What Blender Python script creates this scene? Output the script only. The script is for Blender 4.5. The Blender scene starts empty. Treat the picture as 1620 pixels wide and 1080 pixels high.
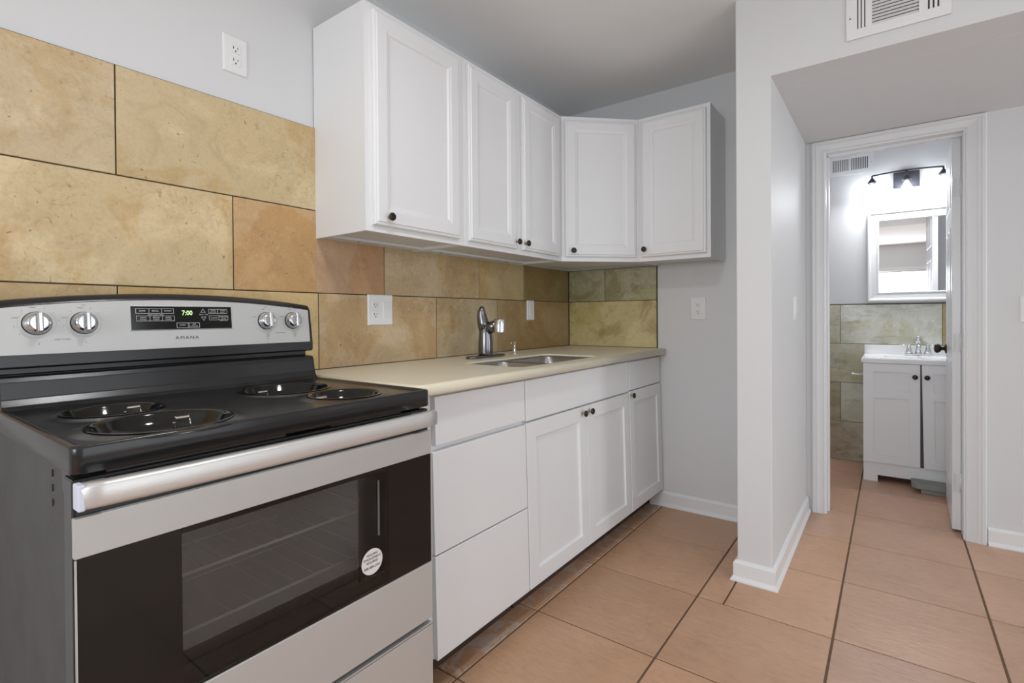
import bpy, bmesh, math, random
from mathutils import Vector, Matrix
random.seed(7)
S = bpy.context.scene
COL = S.collection
PI = math.pi

# ------------------------------------------------------------------ camera
cam_d = bpy.data.cameras.new('camera'); cam = bpy.data.objects.new('camera', cam_d); COL.objects.link(cam)
S.camera = cam
cam_d.sensor_width = 36.0; cam_d.sensor_fit = 'HORIZONTAL'
cam_d.lens = 811.6 / 1620 * 36; cam_d.shift_y = -33.14 / 1620; cam_d.clip_start = 0.02
yaw, pit, rol = math.radians(36.4913), math.radians(-0.4365), math.radians(-0.4074)
Fw = Vector((-math.sin(yaw) * math.cos(pit), math.cos(yaw) * math.cos(pit), math.sin(pit)))
Rt = Vector((math.cos(yaw), math.sin(yaw), 0)); Up = Rt.cross(Fw)
R2 = Rt * math.cos(rol) + Up * math.sin(rol); U2 = -Rt * math.sin(rol) + Up * math.cos(rol)
cam.matrix_world = Matrix(((R2.x, U2.x, -Fw.x, 1.7127), (R2.y, U2.y, -Fw.y, 0.0), (R2.z, U2.z, -Fw.z, 1.1117), (0, 0, 0, 1)))

# ------------------------------------------------------------------ world, light, exposure
W = bpy.data.worlds.new('world'); S.world = W; W.use_nodes = True
W.node_tree.nodes['Background'].inputs[0].default_value = (0.93, 0.96, 1.0, 1)
W.node_tree.nodes['Background'].inputs[1].default_value = 0.8
S.view_settings.view_transform = 'Standard'; S.view_settings.look = 'None'
S.view_settings.exposure = 0.0; S.view_settings.gamma = 1.0
try: S.view_settings.use_curve_mapping = False
except Exception: pass

def area(name, loc, look, sx, sy, power, color=(1, 1, 1), shape='RECTANGLE'):
    d = bpy.data.lights.new(name, 'AREA'); d.shape = shape; d.size = sx
    if shape == 'RECTANGLE': d.size_y = sy
    d.energy = power; d.color = color
    o = bpy.data.objects.new(name, d); COL.objects.link(o); o.location = loc
    o.rotation_euler = (Vector(look) - Vector(loc)).to_track_quat('-Z', 'Y').to_euler()
    return o
area('kitchen_ceiling_lamp', (1.25, 0.70, 2.335), (1.25, 0.70, 0), 0.20, 0.20, 8.3, (.955, .985, 1), 'DISK')
area('daylight_rear_window', (1.45, -2.835, 1.435), (1.20, 0, 1.50), 1.70, 0.92, 51, (.915, .97, 1))
area('side_fill_light', (3.435, 0.75, 1.05), (.435, .95, 1.15), 1.66, 1.85, 16, (.91, .967, 1))  # added fill from the right, no such source in view
area('hall_fill_light', (5.485, 2.85, 1.175), (1.3, 2.85, 1.30), 0.56, 1.25, 26, (.91, .967, 1))  # added fill for the hall, set far off for even light

# ------------------------------------------------------------------ materials
def lin(c):
    c = c / 255.0
    return c / 12.92 if c <= 0.04045 else ((c + 0.055) / 1.055) ** 2.4
def rgb(r, g, b): return (lin(r), lin(g), lin(b), 1)

def mat(name, col, rough=0.5, metal=0.0, bump=0.0, bscale=60, stretch=None, spec=0.5, coat=0.0, var=0.0, vscale=4, rvar=0.0):
    m = bpy.data.materials.new(name); m.use_nodes = True
    nt = m.node_tree; b = nt.nodes['Principled BSDF']
    b.inputs['Base Color'].default_value = col; b.inputs['Roughness'].default_value = rough
    b.inputs['Metallic'].default_value = metal; b.inputs['Specular IOR Level'].default_value = spec
    b.inputs['Coat Weight'].default_value = coat
    tc = nt.nodes.new('ShaderNodeTexCoord'); src = tc.outputs['Object']
    if stretch:
        mp = nt.nodes.new('ShaderNodeMapping'); mp.inputs['Scale'].default_value = stretch
        nt.links.new(src, mp.inputs[0]); src = mp.outputs[0]
    if bump:
        n = nt.nodes.new('ShaderNodeTexNoise'); n.inputs['Scale'].default_value = bscale; n.inputs['Detail'].default_value = 4
        nt.links.new(src, n.inputs[0])
        bp = nt.nodes.new('ShaderNodeBump'); bp.inputs['Strength'].default_value = bump; bp.inputs['Distance'].default_value = 0.002
        nt.links.new(n.outputs[0], bp.inputs['Height']); nt.links.new(bp.outputs[0], b.inputs['Normal'])
    if var:
        n = nt.nodes.new('ShaderNodeTexNoise'); n.inputs['Scale'].default_value = vscale; n.inputs['Detail'].default_value = 5
        nt.links.new(src, n.inputs[0])
        mx = nt.nodes.new('ShaderNodeMix'); mx.data_type = 'RGBA'
        mx.inputs[6].default_value = tuple(c * (1 - var) for c in col[:3]) + (1,)
        mx.inputs[7].default_value = tuple(min(1, c * (1 + var)) for c in col[:3]) + (1,)
        nt.links.new(n.outputs[0], mx.inputs[0]); nt.links.new(mx.outputs[2], b.inputs['Base Color'])
    if rvar:
        n = nt.nodes.new('ShaderNodeTexNoise'); n.inputs['Scale'].default_value = vscale * 2; n.inputs['Detail'].default_value = 5
        nt.links.new(src, n.inputs[0])
        mr = nt.nodes.new('ShaderNodeMapRange'); mr.inputs['To Min'].default_value = rough - rvar; mr.inputs['To Max'].default_value = rough + rvar
        nt.links.new(n.outputs[0], mr.inputs[0]); nt.links.new(mr.outputs[0], b.inputs['Roughness'])
    return m

M = {}
M['wall'] = mat('wall_paint', (.70, .705, .715, 1), .55, bump=.15, bscale=90)
M['hallwall'] = M['wall']
M['ceil'] = mat('ceiling_paint', (.88, .88, .875, 1), .8, bump=.1, bscale=70)
M['trim'] = mat('white_trim_paint', (.80, .805, .82, 1), .3, bump=.04, bscale=40)
M['cab'] = mat('cabinet_white_paint', (.82, .825, .84, 1), .38, bump=.05, bscale=50)
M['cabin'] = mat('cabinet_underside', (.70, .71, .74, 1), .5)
M['counter'] = mat('cream_countertop', rgb(232, 224, 202), .32, bump=.02, var=.04, vscale=14)
M['black'] = mat('black_enamel', (.016, .016, .017, 1), .22, spec=.5, bump=.02, bscale=300, rvar=.03)
M['blackside'] = mat('dark_grey_side_panel', (.024, .024, .022, 1), .36, bump=.12, bscale=160, rvar=.06)
M['blackpan'] = mat('black_drip_bowl_enamel', (.006, .006, .006, 1), .10, spec=.45)
M['blackplastic'] = mat('black_plastic', (.015, .015, .015, 1), .4)
M['steel'] = mat('brushed_stainless', (.68, .67, .655, 1), .38, metal=.6, bump=.12, bscale=14, stretch=(60, 1.2, 60), rvar=.05, vscale=2)
M['steelp'] = mat('stainless_panel', (.57, .565, .555, 1), .42, metal=.35, bump=.06, bscale=14, stretch=(60, 1.5, 60))
M['chrome'] = mat('chrome', (.78, .78, .79, 1), .12, metal=1)
M['knobmetal'] = mat('satin_grey_knob', (.62, .62, .63, 1), .16, metal=1)
M['faucet'] = mat('brushed_nickel_faucet', (.20, .20, .21, 1), .24, metal=1)
M['sink'] = mat('sink_steel', (.42, .41, .40, 1), .28, metal=1, bump=.1, bscale=18, stretch=(1, 30, 1))
M['bronze'] = mat('dark_bronze_knob', (.035, .03, .026, 1), .3, metal=.6)
M['brass'] = mat('brass_knob_stem', (.45, .33, .14, 1), .3, metal=1)
M['grout'] = mat('dark_grout', rgb(78, 66, 50), .9, bump=.3, bscale=300)
M['fgrout'] = mat('floor_grout', rgb(112, 88, 68), .9, bump=.3, bscale=300)
M['plate'] = mat('white_plastic_plate', (.82, .82, .83, 1), .3)
M['slot'] = mat('dark_slot', (.05, .05, .05, 1), .6)
M['film'] = mat('bluish_protective_cap', (.72, .76, .9, 1), .35)
M['marble'] = mat('white_cultured_marble', (.86, .86, .87, 1), .18)
M['greyplastic'] = mat('grey_plastic', (.27, .28, .26, 1), .6)
M['darkmetal'] = mat('dark_iron', (.05, .05, .06, 1), .4, metal=.3)
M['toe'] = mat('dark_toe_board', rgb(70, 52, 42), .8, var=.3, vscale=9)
M['oven'] = mat('oven_cavity_enamel', (.50, .50, .49, 1), .5, bump=.1, bscale=200)
M['rack'] = mat('oven_rack_wire', (.92, .92, .90, 1), .35, metal=.0)
M['label'] = mat('white_paper_label', (.78, .76, .75, 1), .6)
M['ink'] = mat('dark_ink', (.05, .05, .06, 1), .6)
M['greyink'] = mat('grey_print', (.22, .22, .22, 1), .6)
M['whiteink'] = mat('white_print', (.60, .60, .60, 1), .5)
M['casing'] = mat('grey_white_casing_paint', (.72, .725, .735, 1), .4, bump=.03)
M['frame'] = mat('mirror_frame_paint', (.80, .80, .81, 1), .3)

def emis(name, col, st):
    m = bpy.data.materials.new(name); m.use_nodes = True; b = m.node_tree.nodes['Principled BSDF']
    b.inputs['Base Color'].default_value = col; b.inputs['Emission Color'].default_value = col; b.inputs['Emission Strength'].default_value = st
    return m
M['led'] = emis('green_display_digits', (.55, 1.0, .35, 1), 1.3)
M['bulb'] = emis('lit_bulb', (.92, .95, 1, 1), 75)
M['lampdisc'] = emis('lit_lamp_diffuser', (1, .98, .94, 1), 4)
M['mirror'] = mat('mirror_silvering', (.92, .92, .93, 1), .01, metal=1)

def glassmat(name, tint, rough, opac, refl=.06):
    m = bpy.data.materials.new(name); m.use_nodes = True; nt = m.node_tree
    for n in list(nt.nodes):
        if n.type != 'OUTPUT_MATERIAL': nt.nodes.remove(n)
    out = [n for n in nt.nodes if n.type == 'OUTPUT_MATERIAL'][0]
    tr = nt.nodes.new('ShaderNodeBsdfTransparent'); tr.inputs[0].default_value = tint
    gl = nt.nodes.new('ShaderNodeBsdfGlossy'); gl.inputs['Roughness'].default_value = rough
    fr = nt.nodes.new('ShaderNodeFresnel'); fr.inputs[0].default_value = 1.5
    mx = nt.nodes.new('ShaderNodeMixShader')
    ge = nt.nodes.new('ShaderNodeNewGeometry'); inv = nt.nodes.new('ShaderNodeMath'); inv.operation = 'SUBTRACT'; inv.inputs[0].default_value = 1
    nt.links.new(ge.outputs['Backfacing'], inv.inputs[1]); mu = nt.nodes.new('ShaderNodeMath'); mu.operation = 'MULTIPLY'
    nt.links.new(fr.outputs[0], mu.inputs[0]); nt.links.new(inv.outputs[0], mu.inputs[1])
    nt.links.new(mu.outputs[0], mx.inputs[0]); nt.links.new(tr.outputs[0], mx.inputs[1]); nt.links.new(gl.outputs[0], mx.inputs[2])
    nt.links.new(mx.outputs[0], out.inputs[0])
    return m
M['ovenglass'] = glassmat('tinted_oven_glass', (.93, .93, .93, 1), .02, .5)
def hazeglass():
    m = glassmat('inner_glass_sheen', (.85, .84, .83, 1), .05, 0); nt = m.node_tree; N = nt.nodes.new
    out = [n for n in nt.nodes if n.type == 'OUTPUT_MATERIAL'][0]; src = out.inputs[0].links[0].from_socket
    df = N('ShaderNodeBsdfDiffuse'); df.inputs[0].default_value = (.50, .50, .50, 1); mx = N('ShaderNodeMixShader'); mx.inputs[0].default_value = .13  # diffuse grey stands in for the pale reflection on the inner pane
    nt.links.new(src, mx.inputs[1]); nt.links.new(df.outputs[0], mx.inputs[2]); nt.links.new(mx.outputs[0], out.inputs[0])
    return m
M['haze'] = hazeglass()
M['glass'] = glassmat('clear_glass', (.95, .96, .97, 1), .02, 0)

def tile_mat(name, kind):
    """stone / clay tile: colour from the tile's own 'tint' attribute, pattern offset by the tile's own 'shift'"""
    m = bpy.data.materials.new(name); m.use_nodes = True; nt = m.node_tree; b = nt.nodes['Principled BSDF']
    N = nt.nodes.new; L = nt.links.new
    tint = N('ShaderNodeAttribute'); tint.attribute_name = 'tint'
    sh = N('ShaderNodeAttribute'); sh.attribute_name = 'shift'
    tc = N('ShaderNodeTexCoord')
    add = N('ShaderNodeVectorMath'); add.operation = 'MULTIPLY_ADD'
    L(sh.outputs['Vector'], add.inputs[0]); add.inputs[1].default_value = (20, 20, 20); L(tc.outputs['Object'], add.inputs[2])
    P = add.outputs[0]
    def noise(scale, det, dist=0.0, rough=.55, vec=P):
        n = N('ShaderNodeTexNoise'); n.inputs['Scale'].default_value = scale; n.inputs['Detail'].default_value = det
        n.inputs['Distortion'].default_value = dist; n.inputs['Roughness'].default_value = rough; L(vec, n.inputs[0]); return n.outputs[0]
    def ramp(v, a, b_):
        r = N('ShaderNodeMapRange'); r.inputs['From Min'].default_value = a; r.inputs['From Max'].default_value = b_; L(v, r.inputs[0]); return r.outputs[0]
    def mult(a, colr, fac):
        mx = N('ShaderNodeMix'); mx.data_type = 'RGBA'; mx.blend_type = 'MULTIPLY'
        L(fac, mx.inputs[0]); L(a, mx.inputs[6]); mx.inputs[7].default_value = colr; return mx.outputs[2]
    def mix(a, colr, fac):
        mx = N('ShaderNodeMix'); mx.data_type = 'RGBA'; L(fac, mx.inputs[0]); L(a, mx.inputs[6]); mx.inputs[7].default_value = colr; return mx.outputs[2]
    def scl(v, k):
        q = N('ShaderNodeMath'); q.operation = 'MULTIPLY'; L(v, q.inputs[0]); q.inputs[1].default_value = k; return q.outputs[0]
    c = tint.outputs['Color']
    if kind != 'clay':
        def mulf(p, q):
            m_ = N('ShaderNodeMath'); m_.operation = 'MULTIPLY'; L(p, m_.inputs[0]); L(q, m_.inputs[1]); return m_.outputs[0]
        edge = noise(2.1, 9, .6, .62)
        patch = ramp(edge, .50, .545)                                                       # tan patches with a ragged edge
        c = mult(c, (.90, .80, .64, 1) if kind == 'stone' else (.84, .82, .66, 1), scl(patch, .85))
        c = mult(c, (1.20, 1.24, 1.32, 1), scl(ramp(noise(3.3, 8, .7, .62), .52, .60), .75))
        c = mult(c, (.80, .78, .72, 1), scl(ramp(noise(7, 9, 2.2, .68), .50, .64), .55))
        zone = ramp(noise(3.6, 4, .4), .47, .60)                                            # where pits and veins gather
        c = mult(c, (.50, .45, .38, 1), mulf(scl(ramp(noise(30, 9, 2.2, .72), .56, .66), .75), zone))
        c = mix(c, (.66, .62, .52, 1), mulf(scl(ramp(noise(34, 6, 1.8, .65), .60, .68), .55), zone))
        c = mult(c, (.88, .86, .80, 1), scl(ramp(noise(100, 5, .3, .7), .42, .62), .6))
        c = mult(c, (.34, .27, .2, 1), scl(ramp(noise(75, 2, .5, .5), .72, .75), .8))
        if kind == 'slate':
            c = mult(c, (.66, .60, .46, 1), scl(ramp(noise(5.5, 7, 1.2, .6), .48, .60), .75))
        if kind == 'marble':
            st = N('ShaderNodeMapping'); st.inputs['Scale'].default_value = (.8, 1, 2.6); st.inputs['Rotation'].default_value = (0, .45, .0); L(P, st.inputs[0])
            c = mult(c, (.60, .54, .46, 1), scl(ramp(noise(3.2, 10, 1.6, .62, st.outputs[0]), .54, .66), .7))
            c = mix(c, (.58, .60, .56, 1), scl(ramp(noise(5, 9, 1.0, .6, st.outputs[0]), .50, .68), .5))
        b.inputs['Roughness'].default_value = .42
        h = noise(40, 8, 1, .7); bs = .18
    else:
        c = mult(c, (.88, .84, .80, 1), scl(ramp(noise(2.3, 5, .5), .35, .7), .7))
        st = N('ShaderNodeMapping'); st.inputs['Scale'].default_value = (1, 3, 1); st.inputs['Rotation'].default_value = (0, 0, .6); L(P, st.inputs[0])
        c = mult(c, (.86, .84, .82, 1), scl(ramp(noise(16, 9, 1, .72, st.outputs[0]), .45, .63), .7))
        c = mult(c, (.74, .70, .67, 1), scl(ramp(noise(9, 9, 1.5, .7), .58, .70), .45)); c = mult(c, (1.10, 1.09, 1.08, 1), scl(ramp(noise(4, 6, .5), .45, .6), .6))
        # pale plaster smears left on the floor in the toe space
        sm = N('ShaderNodeAttribute'); sm.attribute_name = 'smear'
        mk = N('ShaderNodeMath'); mk.operation = 'MULTIPLY'; L(sm.outputs['Fac'], mk.inputs[0]); L(ramp(noise(9, 9, 1.5, .7), .50, .55), mk.inputs[1])
        c = mix(c, (.62, .56, .52, 1), scl(mk.outputs[0], .55))
        b.inputs['Roughness'].default_value = .38
        h = noise(13, 7, .6, .6, st.outputs[0]); bs = .35
    L(c, b.inputs['Base Color'])
    bp = N('ShaderNodeBump'); bp.inputs['Strength'].default_value = bs; bp.inputs['Distance'].default_value = .004; L(h, bp.inputs['Height']); L(bp.outputs[0], b.inputs['Normal'])
    return m
M['stone'] = tile_mat('travertine_tile', 'stone'); M['slate'] = tile_mat('greenish_stone_tile', 'slate'); M['marbletile'] = tile_mat('veined_bathroom_tile', 'marble'); M['clay'] = tile_mat('terracotta_floor_tile', 'clay')

# ------------------------------------------------------------------ mesh helpers
def nb(): return bmesh.new()
def merge(dst, src, mi=0):
    me = bpy.data.meshes.new('tmp'); 
    for f in src.faces: f.material_index = mi if mi else f.material_index
    src.to_mesh(me); src.free(); dst.from_mesh(me); bpy.data.meshes.remove(me)
def box(bm, x0, x1, y0, y1, z0, z1, bev=0.0, seg=2, mi=0, mtx=None):
    t = bmesh.new(); bmesh.ops.create_cube(t, size=1)
    for v in t.verts:
        v.co = Vector(((x0 + x1) / 2 + v.co.x * (x1 - x0), (y0 + y1) / 2 + v.co.y * (y1 - y0), (z0 + z1) / 2 + v.co.z * (z1 - z0)))
    if bev: bmesh.ops.bevel(t, geom=t.edges[:] + t.verts[:], offset=bev, segments=seg, affect='EDGES', profile=.5)
    if mtx: bmesh.ops.transform(t, matrix=mtx, verts=t.verts)
    merge(bm, t, mi); return bm
def basis(n):
    n = Vector(n).normalized(); a = Vector((0, 0, 1)) if abs(n.z) < .9 else Vector((1, 0, 0))
    u = a.cross(n).normalized(); return u, n.cross(u)
def lathe(bm, prof, o, axis=(0, 0, 1), seg=32, mi=0, smooth=True, cap0=True, cap1=True):
    """prof: list of (radius, distance along axis)"""
    u, w = basis(axis); n = Vector(axis).normalized(); o = Vector(o); rings = []
    for r, h in prof:
        rings.append([bm.verts.new(o + n * h + (u * math.cos(2 * PI * i / seg) + w * math.sin(2 * PI * i / seg)) * r) for i in range(seg)])
    for a, b in zip(rings, rings[1:]):
        for i in range(seg):
            f = bm.faces.new((a[i], a[(i + 1) % seg], b[(i + 1) % seg], b[i])); f.material_index = mi; f.smooth = smooth
    if cap0: f = bm.faces.new(rings[0][::-1]); f.material_index = mi
    if cap1: f = bm.faces.new(rings[-1]); f.material_index = mi
    return bm
def tube(bm, pts, r, seg=12, mi=0, cap=True):
    pts = [Vector(p) for p in pts]; rs = r if isinstance(r, (list, tuple)) else [r] * len(pts); rings = []
    for i, p in enumerate(pts):
        t = (pts[min(i + 1, len(pts) - 1)] - pts[max(i - 1, 0)]).normalized()
        if i == 0: u, w = basis(t)
        else:
            u = (u - t * u.dot(t)).normalized(); w = t.cross(u)
        rings.append([bm.verts.new(p + (u * math.cos(2 * PI * k / seg) + w * math.sin(2 * PI * k / seg)) * rs[i]) for k in range(seg)])
    for a, b in zip(rings, rings[1:]):
        for k in range(seg):
            f = bm.faces.new((a[k], a[(k + 1) % seg], b[(k + 1) % seg], b[k])); f.smooth = True; f.material_index = mi
    if cap: bm.faces.new(rings[0][::-1]); bm.faces.new(rings[-1])
    return bm
def prism(bm, poly, a, b, mi=0, bev=0):
    """poly: 2D (x,z) points extruded in y from a to b"""
    t = bmesh.new()
    v0 = [t.verts.new((x, a, z)) for x, z in poly]; v1 = [t.verts.new((x, b, z)) for x, z in poly]; n = len(poly)
    t.faces.new(v0[::-1]); t.faces.new(v1)
    for i in range(n): t.faces.new((v0[i], v0[(i + 1) % n], v1[(i + 1) % n], v1[i]))
    bmesh.ops.recalc_face_normals(t, faces=t.faces)
    if bev: bmesh.ops.bevel(t, geom=t.edges[:], offset=bev, segments=2, affect='EDGES', profile=.5)
    merge(bm, t, mi); return bm
def rings(bm, O, u, n, w, h, prof, fill=True, mi=0, fillmi=None, r=0, v=(0, 0, 1)):
    """nested rectangles: O lower corner, u across, v up, n outward; prof=[(inset, height along n)]"""
    O = Vector(O); u = Vector(u).normalized(); n = Vector(n).normalized(); v = Vector(v); prev = None; first = None
    for ins, d in prof:
        c = []
        for a, b in ((ins, ins), (w - ins, ins), (w - ins, h - ins), (ins, h - ins)):
            c.append(bm.verts.new(O + u * a + v * b + n * d))
        if prev:
            for i in range(4):
                f = bm.faces.new((prev[i], prev[(i + 1) % 4], c[(i + 1) % 4], c[i])); f.material_index = mi
        else: first = c
        prev = c
    if fill: f = bm.faces.new(prev); f.material_index = mi if fillmi is None else fillmi
    f = bm.faces.new(first[::-1]); f.material_index = mi
    return bm
ORG = {}
def obj(name, bm, m, parent=None, smooth=False):
    bmesh.ops.recalc_face_normals(bm, faces=bm.faces)
    me = bpy.data.meshes.new(name)
    loc = Vector((0, 0, 0))
    if parent is not None: org = ORG[parent.name]
    else:
        xs = [v.co for v in bm.verts]
        org = Vector(((min(c.x for c in xs) + max(c.x for c in xs)) / 2, (min(c.y for c in xs) + max(c.y for c in xs)) / 2, min(c.z for c in xs)))
        loc = org
    bmesh.ops.translate(bm, vec=-org, verts=bm.verts)
    if smooth:
        for f in bm.faces: f.smooth = True
    bm.to_mesh(me); bm.free()
    for x in (m if isinstance(m, (list, tuple)) else [m]): me.materials.append(M[x] if isinstance(x, str) else x)
    o = bpy.data.objects.new(name, me); COL.objects.link(o); o.location = loc
    if parent is not None: o.parent = parent
    ORG[o.name] = org
    return o
def obj_world(name, bm, m):     # object whose texture space is the world's
    bmesh.ops.recalc_face_normals(bm, faces=bm.faces)
    me = bpy.data.meshes.new(name); bm.to_mesh(me); bm.free()
    for x in (m if isinstance(m, (list, tuple)) else [m]): me.materials.append(M[x])
    o = bpy.data.objects.new(name, me); COL.objects.link(o); ORG[o.name] = Vector((0, 0, 0)); return o
def thing(name, label, cat, loc, group=None):
    o = bpy.data.objects.new(name, None); COL.objects.link(o); o.location = loc; o.empty_display_size = .05
    o['label'] = label; o['category'] = cat
    if group: o['group'] = group
    ORG[o.name] = Vector(loc); return o
def tag(o, label, cat, group=None):
    o['label'] = label; o['category'] = cat
    if group: o['group'] = group
    return o
def struct(o): o['kind'] = 'structure'; return o
def text(name, s, size, O, u, v, m, parent, align='CENTER', depth=.0002, space=1.0, sx=1.0):
    cu = bpy.data.curves.new(name, 'FONT'); cu.body = s; cu.size = size; cu.align_x = align; cu.align_y = 'CENTER'; cu.extrude = depth; cu.space_character = space
    cu.resolution_u = 2
    tmp = bpy.data.objects.new('tmp_text', cu); COL.objects.link(tmp)
    bpy.context.view_layer.update()
    dg = bpy.context.evaluated_depsgraph_get()
    me = bpy.data.meshes.new_from_object(tmp.evaluated_get(dg))
    bpy.data.objects.remove(tmp)
    u = Vector(u).normalized() * sx; v = Vector(v).normalized(); n = Vector(u).normalized().cross(v); O = Vector(O)
    bm = bmesh.new(); bm.from_mesh(me); bpy.data.meshes.remove(me)
    for w in bm.verts: w.co = O + u * w.co.x + v * w.co.y + n * w.co.z
    if parent is None: return bm
    return obj(name, bm, m, parent)

# ------------------------------------------------------------------ the room
YF, YS, YD, YB = 2.94, 2.29, 3.335, 4.66
XR, Y0, ZC = 3.40, -2.80, 2.42
b = nb(); box(b, -.12, 0, Y0, YF, -.1, ZC + .1); struct(obj_world('wall_left', b, 'wall'))
b = nb(); box(b, -.12, 1.25, YF, YF + .1, -.1, ZC + .1); struct(obj_world('wall_far', b, 'wall'))
b = nb(); box(b, -.12, XR + .12, Y0 - .12, YB + .1, ZC, ZC + .1); struct(obj_world('ceiling', b, 'ceil'))
b = nb()
def quadf(bm, *p): bm.faces.new([bm.verts.new(q) for q in p])
zs = 2.073; xh = 5.57
outl = [(1.19, 0), (1.323, 0), (1.323, zs), (xh, zs), (xh, ZC), (1.19, ZC)]
fa = [b.verts.new((x, YS, z)) for x, z in outl]; fb = [b.verts.new((x, YD, z)) for x, z in outl]
b.faces.new(fa); b.faces.new(fb[::-1])
for i in range(6): b.faces.new((fa[i], fb[i], fb[(i + 1) % 6], fa[(i + 1) % 6]))
bmesh.ops.recalc_face_normals(b, faces=b.faces)
bmesh.ops.bevel(b, geom=[e for e in b.edges if all(abs(v.co.y - YS) < 1e-5 for v in e.verts) and all(v.co.x < 5.5 for v in e.verts) and all(v.co.z < ZC for v in e.verts) or (abs(e.verts[0].co.x - e.verts[1].co.x) < 1e-5 and abs(e.verts[0].co.y - YS) < 1e-5 and abs(e.verts[1].co.y - YS) < 1e-5 and abs(e.verts[0].co.x - 1.19) < 1e-5)], offset=.004, segments=3, affect='EDGES', profile=.5)
struct(obj_world('wall_partition', b, 'wall'))
b = nb(); lathe_pts = None
box(b, 1.34, XR, YS + .170, YS + .190, 2.0725, 2.0735, .0004)          # drywall joint ridge on the lowered ceiling
struct(obj_world('trim_3', b, 'wall'))
# right wall with openings for two added unseen windows, back wall with a window opening (both behind the camera)
def wall_hole(bm, axis, p0, p1, a0, a1, h0, h1, A0, A1):
    def bx(a, b_, z0, z1):
        if axis == 'x': box(bm, p0, p1, a, b_, z0, z1)
        else: box(bm, a, b_, p0, p1, z0, z1)
    bx(A0, a0, 0, ZC); bx(a1, A1, 0, ZC); bx(a0, a1, 0, h0); bx(a0, a1, h1, ZC)
b = nb(); wall_hole(b, 'x', XR, XR + .12, -.15, 1.65, .06, 2.04, Y0, YS + .09); wall_hole(b, 'x', 5.45, 5.57, 2.55, 3.15, .50, 1.85, YS, YD); box(b, XR + .12, 5.57, YS, YS + .09, 0, 2.08); struct(obj_world('wall_right', b, 'wall'))
b = nb(); wall_hole(b, 'y', Y0 - .12, Y0, 0.55, 2.35, .95, 1.92, 0, XR); struct(obj_world('wall_rear', b, 'wall'))
def window(name, axis, p, a0, a1, h0, h1, n):
    b = nb()
    u = (1, 0, 0) if axis == 'y' else (0, 1, 0)
    def bx(a, b_, z0, z1, d0, d1, m=0):
        if axis == 'x': box(b, min(p + n * d0, p + n * d1), max(p + n * d0, p + n * d1), a, b_, z0, z1, .003)
        else: box(b, a, b_, min(p + n * d0, p + n * d1), max(p + n * d0, p + n * d1), z0, z1, .003)
    c = .07
    bx(a0 - c, a0, h0 - c, h1 + c, 0, .018); bx(a1, a1 + c, h0 - c, h1 + c, 0, .018); bx(a0, a1, h1, h1 + c, 0, .018); bx(a0, a1, h0 - c, h0, 0, .03)
    s = .035; bx(a0, a0 + s, h0, h1, -.08, -.04); bx(a1 - s, a1, h0, h1, -.08, -.04); bx(a0, a1, h1 - s, h1, -.08, -.04); bx(a0, a1, h0, h0 + s, -.08, -.04)
    bx(a0, a1, (h0 + h1) / 2 - .02, (h0 + h1) / 2 + .02, -.08, -.04)
    if axis == 'x': box(b, min(p - n * .058, p - n * .062), max(p - n * .058, p - n * .062), a0 + s, a1 - s, h0 + s, h1 - s, mi=1)
    else: box(b, a0 + s, a1 - s, min(p - n * .058, p - n * .062), max(p - n * .058, p - n * .062), h0 + s, h1 - s, mi=1)
    struct(obj_world(name, b, ['trim', 'glass']))
window('window_1', 'y', Y0, 0.55, 2.35, .95, 1.92, 1)
window('window_added_side', 'x', XR, -.15, 1.65, .06, 2.04, -1)  # unseen window added to carry the side fill
window('window_added_hall', 'x', 5.45, 2.55, 3.15, .50, 1.85, -1)  # unseen window added at the hall end to carry the hall fill
# door wall
b = nb(); DX0, DX1, DZ = 1.405, 2.012, 2.022
box(b, -.12, DX0, YD, YD + .115, 0, ZC); box(b, DX1, 5.57, YD, YD + .115, 0, ZC); box(b, DX0, DX1, YD, YD + .115, DZ, ZC)
struct(obj_world('wall_hall', b, 'wall'))
# bathroom shell
b = nb(); box(b, 0.9, 3.0, YB, YB + .1, 0, ZC); struct(obj_world('wall_bathroom_back', b, 'wall'))
b = nb(); box(b, 0.8, 0.9, YD + .115, YB, 0, ZC); struct(obj_world('wall_bathroom_left', b, 'wall'))
b = nb(); box(b, 2.62, 2.72, YD + .115, YB, 0, ZC); struct(obj_world('wall_bathroom_right', b, 'wall'))

# door casing and jamb
b = nb()
box(b, DX0, DX0 + .016, YD - .005, YD + .12, 0, DZ - .015, .001); box(b, DX1 - .016, DX1, YD - .005, YD + .12, 0, DZ - .015, .001); box(b, DX0, DX1, YD - .005, YD + .12, DZ - .016, DZ, .001)
box(b, DX0 + .016, DX0 + .026, YD + .05, YD + .085, 0, DZ - .02, .001); box(b, DX0, DX1, YD + .05, YD + .085, DZ - .028, DZ - .014, .001)
struct(obj_world('trim_1', b, 'trim'))
b = nb()
prof_c = [(0, 0), (0, .010), (.06, .012), (.10, .009), (.30, .011), (.50, .014), (.62, .017), (.70, .015), (.78, .018), (.92, .018), (1, .014), (1, 0)]
xl, xr_, zt = DX0 + .009, DX1 - .009, DZ - .009
wl, wr, wt = .062, .078, .058
cols_ = []
for k in range(4):
    cc = []
    for o_, d_ in prof_c:
        if k == 0: p = (xl - wl * o_, YD - d_, 0)
        elif k == 1: p = (xl - wl * o_, YD - d_, zt + wt * o_)
        elif k == 2: p = (xr_ + wr * o_, YD - d_, zt + wt * o_)
        else: p = (xr_ + wr * o_, YD - d_, 0)
        cc.append(b.verts.new(p))
    cols_.append(cc)
for ca, cb in zip(cols_, cols_[1:]):
    for i in range(len(prof_c)): b.faces.new((ca[i], ca[(i + 1) % len(prof_c)], cb[(i + 1) % len(prof_c)], cb[i]))
b.faces.new(cols_[0]); b.faces.new(cols_[-1][::-1])
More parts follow.
